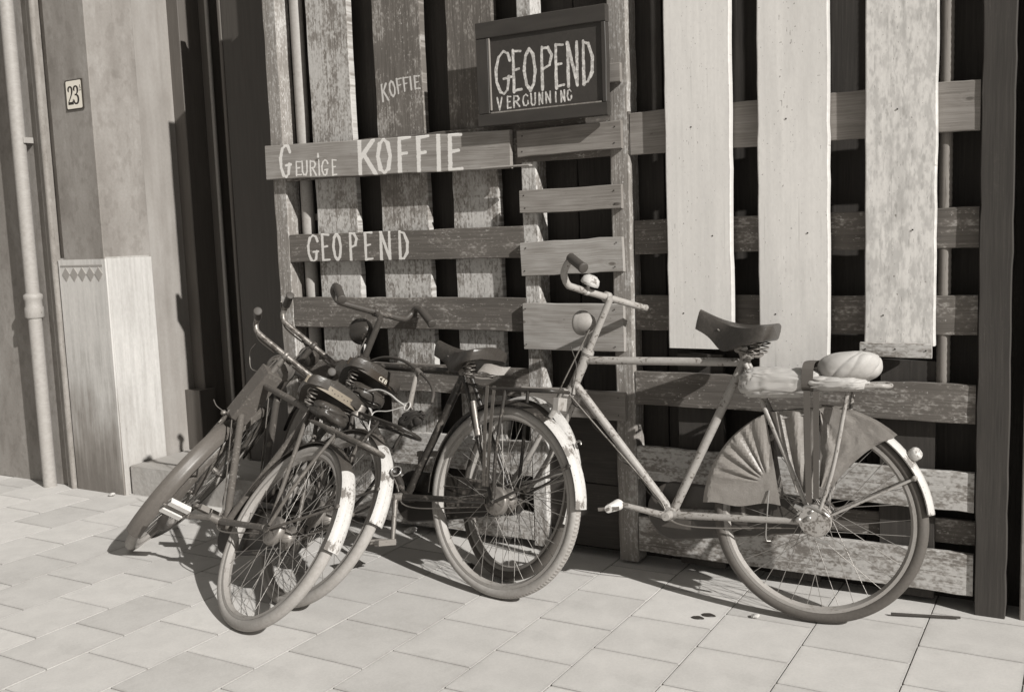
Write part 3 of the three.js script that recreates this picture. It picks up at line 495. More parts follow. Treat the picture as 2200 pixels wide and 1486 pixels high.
  for (const k of [-1, 1]) {
    mesh('mudguard_stay', [cyl(Q(-0.01, R, k * 0.06), pol(0, c.stayA ?? 152, RG - 0.012, k * 0.029), 0.0048, 0.0048, 8), lathe([[0, 0], [0.009, 0], [0.009, 0.008], [0, 0.009]], pol(0, c.stayA ?? 152, RG - 0.02, k * 0.029), V(0, 0, -k), 10)], c.stayM ?? P, root);
    mesh('mudguard_stay', steered(cyl(Q(wb, R, k * 0.057), pol(wb, 165, RG - 0.012, k * 0.029), 0.004, 0.004, 8)), P, root);
  }
  // handlebar: a straight middle, ends rising forward and swept back into grips
  const cl = hup.clone().addScaledVector(ax, c.rise), fwd = V(ax.y, -ax.x, 0), B = (d, f, a) => cl.clone().addScaledVector(fwd, f + (c.barF ?? 0)).addScaledVector(ax, a).add(V(0, 0, -d));
  const [w1, w2] = c.barW, ends = [];
  mesh('stem', steered(mergeGeometries([cyl(hup, cl.clone().addScaledVector(ax, -0.004), 0.0135, 0.0125, 14), lathe([[0, -0.012], [0.02, -0.01], [0.02, 0.01], [0, 0.012]], B(0, 0, 0), V(0, 0, 1), 14), cyl(cl, B(0, 0, 0), 0.012, 0.012, 10), cyl(hup.clone().addScaledVector(ax, 0.006), hup.clone().addScaledVector(ax, 0.018), 0.024, 0.022, 18)].map(clean))), c.stemM ?? c.bar, root);
  const end = (w, k) => (k < 0 && c.barEndR ? c.barEndR : c.barEnd).map(([dw, f, a]) => B(k * (w + dw), f, a));
  const bar = mesh('handlebar', steered(tube([...end(w2, -1).reverse(), ...end(w1, 1)], c.barR ?? 0.0118, 120, 12, 0.4)), c.bar, root);
  for (const [w, k] of c.barEndR ? [[w1, 1]] : [[w1, 1], [w2, -1]]) {
    const e = end(w, k), b = e[e.length - 1], d = b.clone().sub(e[e.length - 2]).normalize(), L = c.gripL ?? 0.1, q0 = L / 8;
    const prof = [[0.0125, 0], [0.0175, 0.004]]; for (let q = 0; q < 7; q++) prof.push([0.0172, 0.006 + q * q0], [0.0158, 0.006 + (q + 0.4) * q0]); prof.push([0.0188, L - 0.006], [0.0188, L - 0.001], [0.015, L + 0.003], [0, L + 0.003]);
    mesh('grip', steered(lathe(prof, b.clone().addScaledVector(d, 0.006 - L), d, 16)), c.grip ?? M.rubberGrip, bar);
  }
  if (c.lever) for (const k of [-1, 1]) mesh('brake_lever', steered(tube([B(k * 0.05, 0.012, -0.022), B(k * (c.barW[0] - 0.05), 0.014, -0.022), B(k * (c.barW[0] - 0.004), 0.03, 0.004), B(k * (c.barW[0] + 0.026), 0.02, 0.04), B(k * (c.barW[0] + 0.03), -0.04, 0.07)], 0.004, 40, 7)), c.bar, root);
  if (c.bell) { const p = B(c.bell, 0.0, 0.02); mesh('bell', steered(mergeGeometries([lathe([[0.0, 0.042], [0.016, 0.04], [0.03, 0.03], [0.034, 0.016], [0.034, 0.006], [0.028, 0.004], [0.0, 0.004]], p, ax, 24), cyl(B(c.bell, 0, 0), p, 0.006, 0.006, 8), cyl(B(c.bell - 0.006, 0, 0), B(c.bell + 0.006, 0, 0), 0.0145, 0.0145, 14)].map(clean))), M.whitePaint, root); }
  // headlamp on a bracket in front of the head
  if (c.lamp) {
    const [ls, lh, lr, m] = c.lamp, p = Q(ls, lh), f = V(1, c.lampPitch ?? -0.05, 0);
    const lamp = mesh('headlamp', steered(mergeGeometries([lathe([[0, -lr * 1.3], [lr * 0.3, -lr * 1.25], [lr * 0.7, -lr * 0.8], [lr * 0.92, -lr * 0.3], [lr * 0.98, 0.0], [lr * 1.06, 0.002], [lr * 1.06, 0.012], [lr * 0.93, 0.014]], p, f, 28), tube([p.clone().add(V(-lr * 0.4, -lr * 0.8, 0)), p.clone().add(V(-lr * 0.7, -lr * 1.3, 0)), hup.clone().add(V(0.024, -0.01, 0)), hup.clone().add(V(0.01, -0.02, 0))], 0.0065, 16, 8)].map(clean))), m, root);
    mesh('lamp_glass', steered(lathe([[0, 0.02], [lr * 0.5, 0.018], [lr * 0.94, 0.01]], p, f, 28)), c.glass ?? flat(0.3, 0.15), lamp);
  }
  // saddle: a leather shell lofted from nose to cantle, on springs
  {
    const [n, r, wd] = c.saddle, N = Q(n[0], n[1]), T = Q(r[0], r[1]), d = T.clone().sub(N), len = d.length(); d.normalize(); const up2 = V(-d.y, d.x, 0).multiplyScalar(-1); if (up2.y < 0) up2.negate();
    const pos = [], uv = [], idx = [], NU = 22, NV = 18;
    for (let i = 0; i <= NU; i++) {
      const a = i / NU, hw = mix(0.02, wd / 2, Math.pow(step(0.18, 0.86, a), 1.1)) * (a < 0.04 ? 0.8 : 1) * (a > 0.93 ? 1 - 0.35 * Math.pow((a - 0.93) / 0.07, 2) : 1), drop = (mix(0.05, 0.04, a) * (a > 0.97 ? 0.9 : 1) + 0.032 * Math.exp(-Math.pow((a - 0.44) / 0.2, 2))) * (c.deep ?? 1), sag = -0.02 * Math.sin(Math.PI * a) + 0.012 * Math.pow(a, 3);
      for (let j = 0; j <= NV; j++) {
        const q = j / NV * 2 - 1, k = Math.abs(q), flatPart = 0.68, t = k < flatPart ? q / flatPart * hw : Math.sign(q) * (hw + 0.004 * Math.sin((k - flatPart) / (1 - flatPart) * Math.PI)), y = k < flatPart ? -0.012 * Math.pow(k / flatPart, 2.4) : -0.012 - drop * (k - flatPart) / (1 - flatPart);
        const p = N.clone().addScaledVector(d, a * len).addScaledVector(up2, y + sag); pos.push(p.x, p.y, -t); uv.push(a, j / NV);
      }
    }
    const W = NV + 1; for (let i = 0; i < NU; i++) for (let j = 0; j < NV; j++) { const a = i * W + j; idx.push(a, a + 1, a + W, a + 1, a + W + 1, a + W); }
    // close the nose, the cantle and the underside
    for (const e of [0, NU]) for (let j = 1; j + 1 <= NV; j++) idx.push(e * W, e * W + j, e * W + j + 1);
    for (let i = 0; i < NU; i++) idx.push(i * W, (i + 1) * W, i * W + NV, i * W + NV, (i + 1) * W, (i + 1) * W + NV);
    const g = new THREE.BufferGeometry(); g.setAttribute('position', new THREE.Float32BufferAttribute(pos, 3)); g.setAttribute('uv', new THREE.Float32BufferAttribute(uv, 2)); g.setIndex(idx); g.computeVertexNormals();
    const s = mesh('saddle', toCreasedNormals(g, 0.9), M.leather, root), at = (a, t, y) => { const p = N.clone().addScaledVector(d, a * len).addScaledVector(up2, y); return V(p.x, p.y, -t); };
    if (c.plate) mesh('back_plate', cantle(at, wd, len, 0.03), c.plate, s);
    const spr = [], sg = [];
    for (const k of [-1, 1]) { // two coil springs under the cantle
      const top = at(0.86, k * wd * 0.34, -0.03), bot = at(0.84, k * wd * 0.3, -0.105), pts = []; for (let q = 0; q <= 56; q++) { const a = q / 56; pts.push(top.clone().lerp(bot, a).add(V(Math.cos(a * 31) * 0.0165, 0, Math.sin(a * 31) * 0.0165))); } sg.push(tube(pts, 0.0026, 140, 5)); spr.push(bot);
      sg.push(tube([at(0.06, k * 0.01, -0.03), at(0.2, k * 0.018, -0.07), at(0.5, k * 0.025, -0.1), at(0.84, k * wd * 0.3, -0.108)], 0.0034, 24, 6), tube([at(0.3, k * 0.03, -0.052), at(0.55, k * 0.03, -0.08), at(0.8, k * wd * 0.38, -0.07), at(0.9, k * wd * 0.4, -0.04)], 0.003, 20, 6));
    }
    sg.push(tube([at(0.84, -wd * 0.36, -0.108), at(0.86, 0, -0.112), at(0.84, wd * 0.36, -0.108)], 0.005, 16, 8));
    mesh('springs', sg, M.dullSteel, s);
    const cpt = at(0.62, 0, -0.1); mesh('seat_post', [cyl(sc, cpt, 0.0125, 0.0125, 12), cyl(cpt.clone().add(V(0, 0, -0.04)), cpt.clone().add(V(0, 0, 0.04)), 0.014, 0.014, 12), cyl(sc.clone().add(V(-0.018, 0.012, -0.03)), sc.clone().add(V(-0.018, 0.012, 0.03)), 0.007, 0.007, 8)], M.dullSteel, root);
  }
  // cranks and pedals
  for (const k of [1, -1]) {
    const a = (c.crank + (k < 0 ? 180 : 0)) * Math.PI / 180, e = Q(bx + 0.17 * Math.cos(a), by + 0.17 * Math.sin(a), k * 0.078), o = Q(bx, by, k * 0.062);
    const cr = mesh('crank', [cyl(o, e, 0.0125, 0.0088, 10), cyl(Q(bx, by, k * 0.034), Q(bx, by, k * 0.078), 0.017, 0.014, 14), cyl(e.clone().add(V(0, 0, -k * -0.008)), e.clone().add(V(0, 0, -k * 0.01)), 0.012, 0.012, 10)], c.crankM ?? M.dullSteel, root);
    const pa = (c.pedalA ?? -8) * Math.PI / 180, u = V(Math.cos(pa), Math.sin(pa), 0), pm = c.pedalM ?? M.greyRubber;
    const blocks = []; for (const q of [-1, 1]) { const b = new THREE.BoxGeometry(0.024, 0.022, 0.09); b.rotateZ(pa); b.translate(e.x + u.x * q * 0.028, e.y + u.y * q * 0.028, e.z - k * 0.064); blocks.push(b); }
    if (!(c.bare && k > 0)) mesh('pedal', blocks, pm, cr); else mesh('pedal', [cyl(e.clone().add(V(0, 0, -k * 0.015)), e.clone().add(V(0, 0, -k * 0.11)), 0.02, 0.014, 12)], pm, cr);
    mesh('pedal_cage', [cyl(e, e.clone().add(V(0, 0, -k * 0.12)), 0.006, 0.006, 8), ...[0.02, 0.108].map((z) => { const b = new THREE.BoxGeometry(0.078, 0.012, 0.003); b.rotateZ(pa); b.translate(e.x, e.y, e.z - k * z); return b; })], M.dullSteel, cr);
  }
  // chain case on the rider's right
  {
    const r1 = 0.098, r2 = 0.05, pts = [], an = Math.atan2(by - R, bx), off = Math.acos((r1 - r2) / Math.hypot(bx, by - R));
    for (let k = 0; k <= 20; k++) { const a = an - off + 2 * off * k / 20; pts.push(new THREE.Vector2(bx + r1 * Math.cos(a), by + r1 * Math.sin(a))); }
    for (let k = 0; k <= 14; k++) { const a = an + off + (2 * Math.PI - 2 * off) * k / 14; pts.push(new THREE.Vector2(r2 * Math.cos(a), R + r2 * Math.sin(a))); }
    const g = new THREE.ExtrudeGeometry(new THREE.Shape(pts), { depth: 0.024, bevelEnabled: true, bevelThickness: 0.006, bevelSize: 0.006, bevelSegments: 3, curveSegments: 8 }); g.translate(0, 0, 0.04);
    mesh('chain_case', g, c.caseM ?? M.blackPaint, root);
  }
  // luggage carrier
  if (c.rack) {
    const [f, r, hw] = c.rack, g = []; // front [s,h], rear [s,h]
    g.push(tube([Q(f[0], f[1], hw * 0.7), Q(mix(f[0], r[0], 0.3), mix(f[1], r[1], 0.3), hw), Q(r[0] + 0.05, r[1], hw), Q(r[0], r[1], hw * 0.6), Q(r[0], r[1], -hw * 0.6), Q(r[0] + 0.05, r[1], -hw), Q(mix(f[0], r[0], 0.3), mix(f[1], r[1], 0.3), -hw), Q(f[0], f[1], -hw * 0.7)], c.rackR ?? 0.0062, 90, 8));
    for (const q of [0.12, 0.4, 0.7]) g.push(cyl(Q(mix(f[0], r[0], q), mix(f[1], r[1], q), hw), Q(mix(f[0], r[0], q), mix(f[1], r[1], q), -hw), 0.0042, 0.0042, 8));
    for (const t of [-0.35, 0, 0.35]) g.push(cyl(Q(mix(f[0], r[0], 0.1), mix(f[1], r[1], 0.1) + 0.003, hw * t), Q(r[0] + 0.02, r[1] + 0.003, hw * t), 0.0034, 0.0034, 6));
    for (const k of [-1, 1]) g.push(tube([Q(c.rackLeg ?? -0.1, mix(f[1], r[1], 0.6), k * hw), Q((c.rackLeg ?? -0.1) * 0.6, R + 0.18, k * 0.075), Q(-0.012, R + 0.012, k * 0.068)], 0.0068, 20, 8), cyl(Q(f[0], f[1], k * hw * 0.7), sc.clone().add(V(-0.012, -0.04, -k * 0.014)), 0.004, 0.004, 6));
    mesh('luggage_carrier', g, c.rackM ?? M.blackPaint, root);
  }
  return { root, c, st, steered, sc, hub, hup, hlo, ax, bb, RG, pol, B, cl };
}
function cantle(at, wd, len, h) { // curved metal plate round the back of a saddle
  const pos = [], uv = [], idx = [], n = 24;
  for (let i = 0; i <= n; i++) { const q = i / n * 2 - 1, a = 1.012 - 0.16 * Math.pow(Math.abs(q), 3); for (const [da, y] of [[0, -0.016], [0, -0.016 - h], [-0.02, -0.016 - h], [-0.02, -0.016]]) { const p = at(a + da, q * wd * 0.53, y); pos.push(p.x, p.y, p.z); uv.push(1 - i / n, y < -0.02 ? 0 : 1); } }
  for (let i = 0; i < n; i++) for (let k = 0; k < 4; k++) { const a = i * 4 + k, b = i * 4 + (k + 1) % 4; idx.push(a, b, a + 4, b, b + 4, a + 4); }
  const g = new THREE.BufferGeometry(); g.setAttribute('position', new THREE.Float32BufferAttribute(pos, 3)); g.setAttribute('uv', new THREE.Float32BufferAttribute(uv, 2)); g.setIndex(idx); g.computeVertexNormals(); return toCreasedNormals(g, 0.7);
}
const plateTex = (txt, bg, fg) => { const cv = document.createElement('canvas'); cv.width = 512; cv.height = 64; const x = cv.getContext('2d'); x.fillStyle = bg; x.fillRect(0, 0, 512, 64); x.fillStyle = fg; x.font = 'bold 50px sans-serif'; x.textAlign = 'center'; x.textBaseline = 'middle'; if (txt) x.fillText(txt, 300, 34); else for (let k = 0; k < 16; k++) { x.beginPath(); x.arc(30 + k * 30, 32 + 9 * Math.sin(k * 2.2), 5, 0, 7); x.fill(); } const t = new THREE.CanvasTexture(cv); t.colorSpace = THREE.SRGBColorSpace; t.magFilter = THREE.LinearFilter; return t; };

const bikeD = makeBike({ // right-hand bicycle, along the fence
  label: 'grey bicycle with skirt guards and a canvas bundle on its carrier, at the right', x: -0.776, z: -3.252, yaw: 0.055, lean: 0.101, R: 0.344, bx: 0.496, by: 0.314, sa: 1.142, stl: 0.596, hx: 0.889, hy: 0.725, ha: 1.159, hl: 0.152, wb: 1.139,
  steer: -0.5, rise: 0.222, barW: [0.212, 0.195], barF: 0.02, barEnd: [[-.06, 0, 0], [-.02, .003, .006], [.004, .012, .036], [.01, .006, .075], [.014, -.022, .096], [.018, -.09, .09]], barR: 0.0128, paint: M.greyPaint, bar: M.greyPaint, rim: M.rimSteel, tyreR: M.tyreDark, tyreF: M.tyreDark, guard: M.greyPaint, guardF: M.whitePaint, rg: [38, 172, 96], fg: [30, 196, 0], stayM: M.greyPaint,
  lamp: [0.87, 0.985, 0.044, M.zinc], lampPitch: 0.05, bell: 0.1, saddle: [[0.402, 1.032], [0.14, 0.974], 0.21], deep: 1.15, crank: 10, bare: true, barEndR: [[-.06, 0, 0], [-.02, .0, .0], [-.004, .001, .001], [.006, .002, .002]],  pedalM: M.pedalRubber, crankM: M.greyPaint, caseM: M.brownPaint, rack: [[0.235, 0.745], [-0.215, 0.79], 0.065], rackLeg: -0.1, rackM: M.greyPaint, rackR: 0.008,
});
const bikeC = makeBike({ // dark bicycle in the middle
  label: 'black bicycle with pale tyres and a dark headlamp, in the middle of the row', x: -1.87, z: -3.001, yaw: -0.175, lean: 0.201, R: 0.35, bx: 0.493, by: 0.295, sa: 1.116, stl: 0.57, hx: 0.888, hy: 0.68, ha: 1.153, hl: 0.153, wb: 1.13,
  steer: -0.3, rise: 0.198, barW: [0.2, 0.172], barF: 0.065, gripL: 0.11, barEnd: [[-.07, 0, 0], [-.025, .006, .004], [.002, .022, .03], [.008, .012, .058], [.014, -.03, .066], [.024, -.13, .052]], barR: 0.0135, paint: M.blackPaint, bar: M.brownPaint, rim: M.rimSteel, tyreR: M.tyrePale, tyreF: M.tyreDark, guard: M.blackPaint, rg: [-3, 176, 121], fg: [20, 225, 0],
  lamp: [0.9, 0.945, 0.054, M.blackPaint], saddle: [[0.395, 0.922], [0.11, 0.895], 0.2], crank: -98, rack: [[0.135, 0.752], [-0.225, 0.765], 0.065], rackLeg: -0.02,
});
const bikeB = makeBike({ // second from the left, leaning far over
  label: 'dark bicycle with a looped cable on its carrier, second from the left', x: -2.559, z: -2.61, yaw: -0.388, lean: 0.622, R: 0.349, bx: 0.486, by: 0.288, sa: 1.163, stl: 0.594, hx: 0.907, hy: 0.76, ha: 1.166, hl: 0.165, wb: 1.096,
  steer: -0.6, rise: 0.125, barW: [0.2, 0.19], gripL: 0.085, barEnd: [[-.06, 0, 0], [-.02, .004, .004], [.002, .01, .024], [.008, .004, .05], [.01, -.02, .078], [.012, -.06, .118]], paint: M.brownPaint, bar: M.dullSteel, stemM: M.brownPaint, rim: M.rimSteel, tyreR: M.tyreWorn, tyreF: M.tyreDark, guard: M.dustPaint, rg: [10, 172, 118], fg: [25, 226, 0], lever: true,
  lamp: [0.9, 1.0, 0.045, M.brownPaint], saddle: [[0.46, 0.985], [0.12, 0.965], 0.24], plate: new THREE.MeshStandardMaterial({ map: plateTex('CEB', '#3b342d', '#c8c2b6'), roughness: 0.4, side: THREE.DoubleSide }), crank: -40, rack: [[0.16, 0.765], [-0.29, 0.745], 0.055], rackLeg: -0.14,
});
const bikeA = makeBike({ // leftmost, nearest the street
  label: 'brown bicycle with a covered head tube and white pedals, leftmost of the row', x: -2.551, z: -2.379, yaw: -0.394, lean: 0.627, R: 0.349, bx: 0.436, by: 0.291, sa: 1.231, stl: 0.555, hx: 0.866, hy: 0.705, ha: 1.176, hl: 0.2, wb: 1.11,
  steer: -0.56, rise: 0.138, barW: [0.185, 0.195], gripL: 0.08, barEnd: [[-.06, 0, 0], [-.02, .004, .004], [.002, .01, .022], [.006, .004, .042], [.008, -.03, .062], [.01, -.085, .088]], paint: M.dustPaint, bar: M.dullSteel, rim: M.rimSteel, tyreR: M.tyreWorn, tyreF: M.tyreWorn, guard: M.brownPaint, guardF: M.fadedPaint, fgw: 0.036, rg: [15, 176, 128], fg: [25, 232, 0], lever: true,
  lamp: [0.88, 0.985, 0.06, M.dullSteel], saddle: [[0.43, 0.935], [0.12, 0.925], 0.25], plate: new THREE.MeshStandardMaterial({ map: plateTex('', '#837a6d', '#332d27'), roughness: 0.5, side: THREE.DoubleSide }), crank: -13, pedalA: -40, pedalM: M.pedalRubber, rack: [[0.15, 0.765], [-0.30, 0.735], 0.05], rackLeg: -0.09, rackR: 0.008, rackM: M.dustPaint,
});

// ------------------------------------------------------------------ details that only one of the bicycles has
// a sheet between two edge curves, with its own thickness; f(i, j) gives [s, h, t] in the bicycle's plane
function sheet(f, nu, nv, th) {
  const pos = [], uv = [], idx = [], W = nv + 1, N = (nu + 1) * W;
  for (const k of [0, 1]) for (let i = 0; i <= nu; i++) for (let j = 0; j <= nv; j++) { const [s, h, t] = f(i / nu, j / nv); pos.push(s, h, -(t - k * th)); uv.push(s * 3, h * 3); }
  for (let i = 0; i < nu; i++) for (let j = 0; j < nv; j++) { const a = i * W + j, b = a + 1, c = a + W, d = c + 1; idx.push(a, c, b, b, c, d, N + a, N + b, N + c, N + b, N + d, N + c); }
  const rim = (a, b) => idx.push(a, b, N + a, b, N + b, N + a);
  for (let i = 0; i < nu; i++) { rim(i * W, (i + 1) * W); rim((i + 1) * W + nv, i * W + nv); } for (let j = 0; j < nv; j++) { rim(j + 1, j); rim(nu * W + j, nu * W + j + 1); }
  const g = new THREE.BufferGeometry(); g.setAttribute('position', new THREE.Float32BufferAttribute(pos, 3)); g.setAttribute('uv', new THREE.Float32BufferAttribute(uv, 2)); g.setIndex(idx); g.computeVertexNormals(); return toCreasedNormals(g, 0.9);
}
{ // skirt guards of the right-hand bicycle: oilcloth stretched over the wheel in radiating pleats
  const { root, c } = bikeD, R = c.R, D = Math.PI / 180;
  for (const k of [1, -1]) {
    const front = (i, j) => {
      const th = mix(3, 66, i) * D, ro = 0.38, o = [ro * Math.cos(th), R + ro * Math.sin(th)], n = [mix(0.112, 0.165, i), mix(0.382, 0.672, i)], s = mix(n[0], o[0], j), h = mix(n[1], o[1], j) + (i < 0.02 ? 0.006 * Math.sin(j * 9) : 0);
      const dx = s - 0.15, dy = h - 0.45, psi = Math.atan2(dy, dx) / D, rho = Math.hypot(dx, dy), w = step(-6, 8, psi) * step(100, 80, psi) * step(0.02, 0.07, rho) * step(0.0, 0.2, 1 - j + 0.05 * Math.sin(psi)), fold = Math.pow(Math.abs(Math.sin(psi * 0.21 + 1.1 * noise(psi * 0.07, 1, 5))), 1.5) * (0.6 + 0.8 * noise(psi * 0.13, 4, 8));
      const edge = 0.036 - 0.014 * step(0.93, 1, j);
      return [s, h, k * (edge + 0.0085 * w * (fold - 0.4) + 0.004 * (fbm(s * 20, h * 20, 7, 3) - 0.5))];
    };
    mesh('skirt_guard', sheet(front, 170, 60, 0.0015 * k), M.oilcloth, root);
    const rear = (i, j) => {
      const L = [-0.012, mix(0.70, 0.455, i)], th = mix(90, 131, Math.min(1, i * 1.7)) * D, arc = [0.374 * Math.cos(th), R + 0.374 * Math.sin(th)], q = Math.max(0, (i - 0.588) / 0.412), low = [mix(-0.245, -0.04, Math.pow(q, 0.8)), mix(0.627, 0.445, Math.pow(q, 1.25))], o = i < 0.588 ? arc : low;
      const s = mix(L[0], o[0], j), h = mix(L[1], o[1], j), dent = 0.012 * (fbm(s * 34, h * 34, 11, 3) - 0.5) * step(0.02, 0.1, -s);
      return [s, h, k * (0.037 + dent + 0.006 * Math.sin(j * 22 - i * 3) * step(0.45, 0.05, j))];
    };
    mesh('skirt_guard', sheet(rear, 40, 40, 0.0015 * k), M.oilcloth, root);
    const midf = (i, j) => { const A = [mix(0.155, 0.062, i), mix(0.69, 0.43, i)], Bq = [mix(0.0, 0.012, i), mix(0.71, 0.43, i)], s = mix(A[0], Bq[0], j), h = mix(A[1], Bq[1], j); return [s, h, k * (0.03 + 0.009 * Math.sin(j * 15 + i) * (1 - 0.6 * i))]; };
    mesh('skirt_guard', sheet(midf, 24, 30, 0.0015 * k), M.oilcloth, root);
    mesh('guard_hook', [tube([Q(0.15, 0.43, k * 0.04), Q(0.152, 0.36, k * 0.05), Q(0.155, 0.27, k * 0.05), Q(0.14, 0.262, k * 0.045)], 0.0022, 14, 6)], M.chrome, root);
  }
  const pl = mesh('brake_plate', [lathe([[0, 0], [0.05, 0], [0.053, 0.004], [0.05, 0.008], [0, 0.009]], Q(-0.006, R + 0.004, 0.066), V(0, 0, -1), 28)], M.greyPaint, root);
  mesh('bolt', [lathe([[0.0085, 0], [0.0085, 0.004], [0.006, 0.008], [0, 0.009]], Q(0.012, R + 0.012, 0.075), V(0, 0, -1), 12)], M.chrome, pl); mesh('bolt', lathe([[0.006, 0], [0.006, 0.004], [0, 0.006]], Q(0.004, R + 0.034, 0.075), V(0, 0, -1), 10), M.chrome, pl); mesh('bolt', lathe([[0.011, 0], [0.011, 0.004], [0.006, 0.01], [0, 0.011]], Q(0.046, R + 0.002, 0.068), V(0, 0, -1), 12), M.chrome, pl);
  mesh('brake_arm', tube([Q(0.05, R + 0.02, 0.07), Q(0.02, R + 0.05, 0.072), Q(-0.03, R + 0.035, 0.074), Q(-0.05, R + 0.02, 0.07)], 0.005, 20, 8), M.chrome, root); mesh('cable_end', cyl(Q(-0.01, R - 0.055, 0.07), Q(-0.05, R - 0.066, 0.07), 0.007, 0.007, 8), M.chrome, root); mesh('cable_end', cyl(Q(0.03, R + 0.035, 0.07), Q(0.06, R + 0.047, 0.07), 0.008, 0.008, 8), M.chrome, root);
  const p = bikeD.pol(0, 142, bikeD.RG + 0.004, 0), dn = V(Math.cos(142 * D), Math.sin(142 * D), 0);
  mesh('rear_lamp', lathe([[0.018, 0], [0.021, 0.006], [0.021, 0.022], [0.016, 0.03], [0.0, 0.032]], p, dn.clone().add(V(0, 0, -0.35)), 18), M.whitePaint, root);
  const q = Q(c.wb + 0.372 * Math.cos(150 * D), R + 0.372 * Math.sin(150 * D), 0.0), tor = new THREE.TorusGeometry(0.013, 0.004, 8, 16, 4.4); tor.rotateZ(-1.4); tor.translate(q.x - 0.018, q.y + 0.004, q.z - 0.01);
  mesh('lamp_clip', bikeD.steered(tor), M.chrome, root);
}
{ // elastic straps and leather flap of the middle bicycle
  const { root, c } = bikeC, R = c.R;
  for (const d of [0, 0.034]) mesh('carrier_strap', sheet((i, j) => [mix(0.066 - d, 0.036 - d * 0.5, i) + (j - 0.5) * 0.014, mix(0.765, R + 0.05, i), mix(0.068, 0.074, i) + 0.004 * Math.sin(i * 4)], 20, 3, 0.002), M.dustPaint, root);
  mesh('saddle_flap', sheet((i, j) => [mix(0.085, 0.0, i) + 0.012 * j, mix(0.84, 0.808, j) + 0.004 * Math.sin(i * 6), mix(0.075, 0.095, j) - 0.05 * i * i], 16, 10, 0.003), M.oilcloth, root);
  mesh('tail_box', [box(0.03, 0.045, 0.05, -0.222, 0.722, 0.0)], M.greyPaint, root);
  mesh('pump', [cyl(Q(0.135, 0.70, 0.06), Q(0.098, 0.60, 0.064), 0.011, 0.011, 14), cyl(Q(0.098, 0.60, 0.064), Q(0.09, 0.578, 0.064), 0.014, 0.014, 14)], M.dullSteel, root);
}
{ // reflector ring and holder on the second bicycle
  const { root, c, RG } = bikeB, a = 141 * Math.PI / 180, p = Q((RG + 0.03) * Math.cos(a), c.R + (RG + 0.03) * Math.sin(a), 0.0), n = V(Math.cos(a) * 0.5, 0.2, -0.9).normalize();
  const g = new THREE.TorusGeometry(0.019, 0.0028, 8, 26); g.applyQuaternion(new THREE.Quaternion().setFromUnitVectors(V(0, 0, 1), n)); g.translate(p.x, p.y, p.z);
  const r = mesh('reflector', [lathe([[0, -0.016], [0.012, -0.012], [0.0185, 0]], p, n, 20), cyl(p.clone().addScaledVector(n, -0.014), Q(RG * Math.cos(a), c.R + RG * Math.sin(a)), 0.005, 0.005, 8)], M.blackPaint, root); mesh('ring', g, M.chrome, r);
  mesh('tail_box', [cyl(Q(0.05, 0.79, 0.05), Q(0.05, 0.745, 0.05), 0.024, 0.024, 18)], M.dullSteel, root);
}
{ // the leather and sheet sleeve round the head of the leftmost bicycle, and its wires
  const { root, hlo, hup, ax, st } = bikeA, L = hup.clone().sub(hlo).length() + 0.05, s = new THREE.Shape(); const a = 0.036, b = 0.034;
  s.moveTo(-a, -b); s.lineTo(a, -b); s.lineTo(a, b); s.lineTo(-a, b);
  const g = new THREE.ExtrudeGeometry(s, { depth: L, bevelEnabled: true, bevelSize: 0.005, bevelThickness: 0.004, bevelSegments: 2 }); g.rotateZ(0.5); g.applyQuaternion(new THREE.Quaternion().setFromUnitVectors(V(0, 0, 1), ax)); const p = hlo.clone().addScaledVector(ax, -0.005); g.translate(p.x, p.y, p.z);
  const uv = g.attributes.uv; for (let i = 0; i < uv.count; i++) uv.setXY(i, uv.getX(i) * 3, uv.getY(i) * 3);
  mesh('head_sleeve', g, M.dustPaint, root).userData.label = 'box-shaped grey sleeve round the head tube';
  const w = (pts, r = 0.0022) => mesh('cable', tube(pts, r, 40, 6), M.dullSteel, root);
  w([hlo.clone().add(V(0.022, -0.01, -0.05)), hlo.clone().add(V(0.07, 0.0, -0.075)), hlo.clone().add(V(0.11, 0.02, -0.085))]);
  w([hup.clone().add(V(0.06, 0.12, -0.1)), hup.clone().add(V(0.14, 0.09, -0.07)), hup.clone().add(V(0.12, 0.03, -0.04)), hup.clone().add(V(0.05, 0.02, -0.03))]);
  mesh('brake_block', [lathe([[0, 0], [0.011, 0.0], [0.013, 0.008], [0.009, 0.018], [0, 0.02]], hlo.clone().add(V(0.022, -0.02, -0.045)), V(0.3, 0.6, -0.6), 16)], M.dullSteel, root);
}

for (const b of [bikeA, bikeB, bikeC, bikeD]) { // brake rods and lighting wire
  const { root, c, hlo, hup, ax, bb, sc, hub } = b, dn = bb.clone().sub(hlo).normalize();
  mesh('brake_rod', [tube([hup.clone().addScaledVector(ax, 0.1).add(V(0.026, 0, -0.012)), hup.clone().add(V(0.03, 0, -0.02)), hlo.clone().add(V(0.036, 0.0, -0.03)), hlo.clone().add(V(0.042, -0.06, -0.04))], 0.003, 24, 6)], M.dullSteel, root);
  mesh('brake_rod', [tube([hlo.clone().addScaledVector(ax, 0.02).add(V(0.01, -0.02, -0.024)), hlo.clone().addScaledVector(dn, 0.2).add(V(0, 0, -0.022)), bb.clone().addScaledVector(dn, -0.08).add(V(-0.01, 0, -0.026)), bb.clone().add(V(-0.05, -0.03, -0.04)), Q(0.06, c.R - 0.03, 0.05)], 0.0028, 50, 6)], M.dullSteel, root);
  const w = [], n = 9; for (let k = 0; k <= n; k++) w.push(hlo.clone().lerp(bb, 0.06 + 0.86 * k / n).add(V(0.012 * Math.cos(k * 2.4), 0.008 * Math.sin(k * 2.4) - 0.008, -0.018)));
  mesh('lamp_wire', tube([hup.clone().add(V(0.06, 0.03, -0.01)), hup.clone().add(V(0.03, -0.05, -0.025)), ...w], 0.0019, 110, 5), M.rubberGrip, root);
}

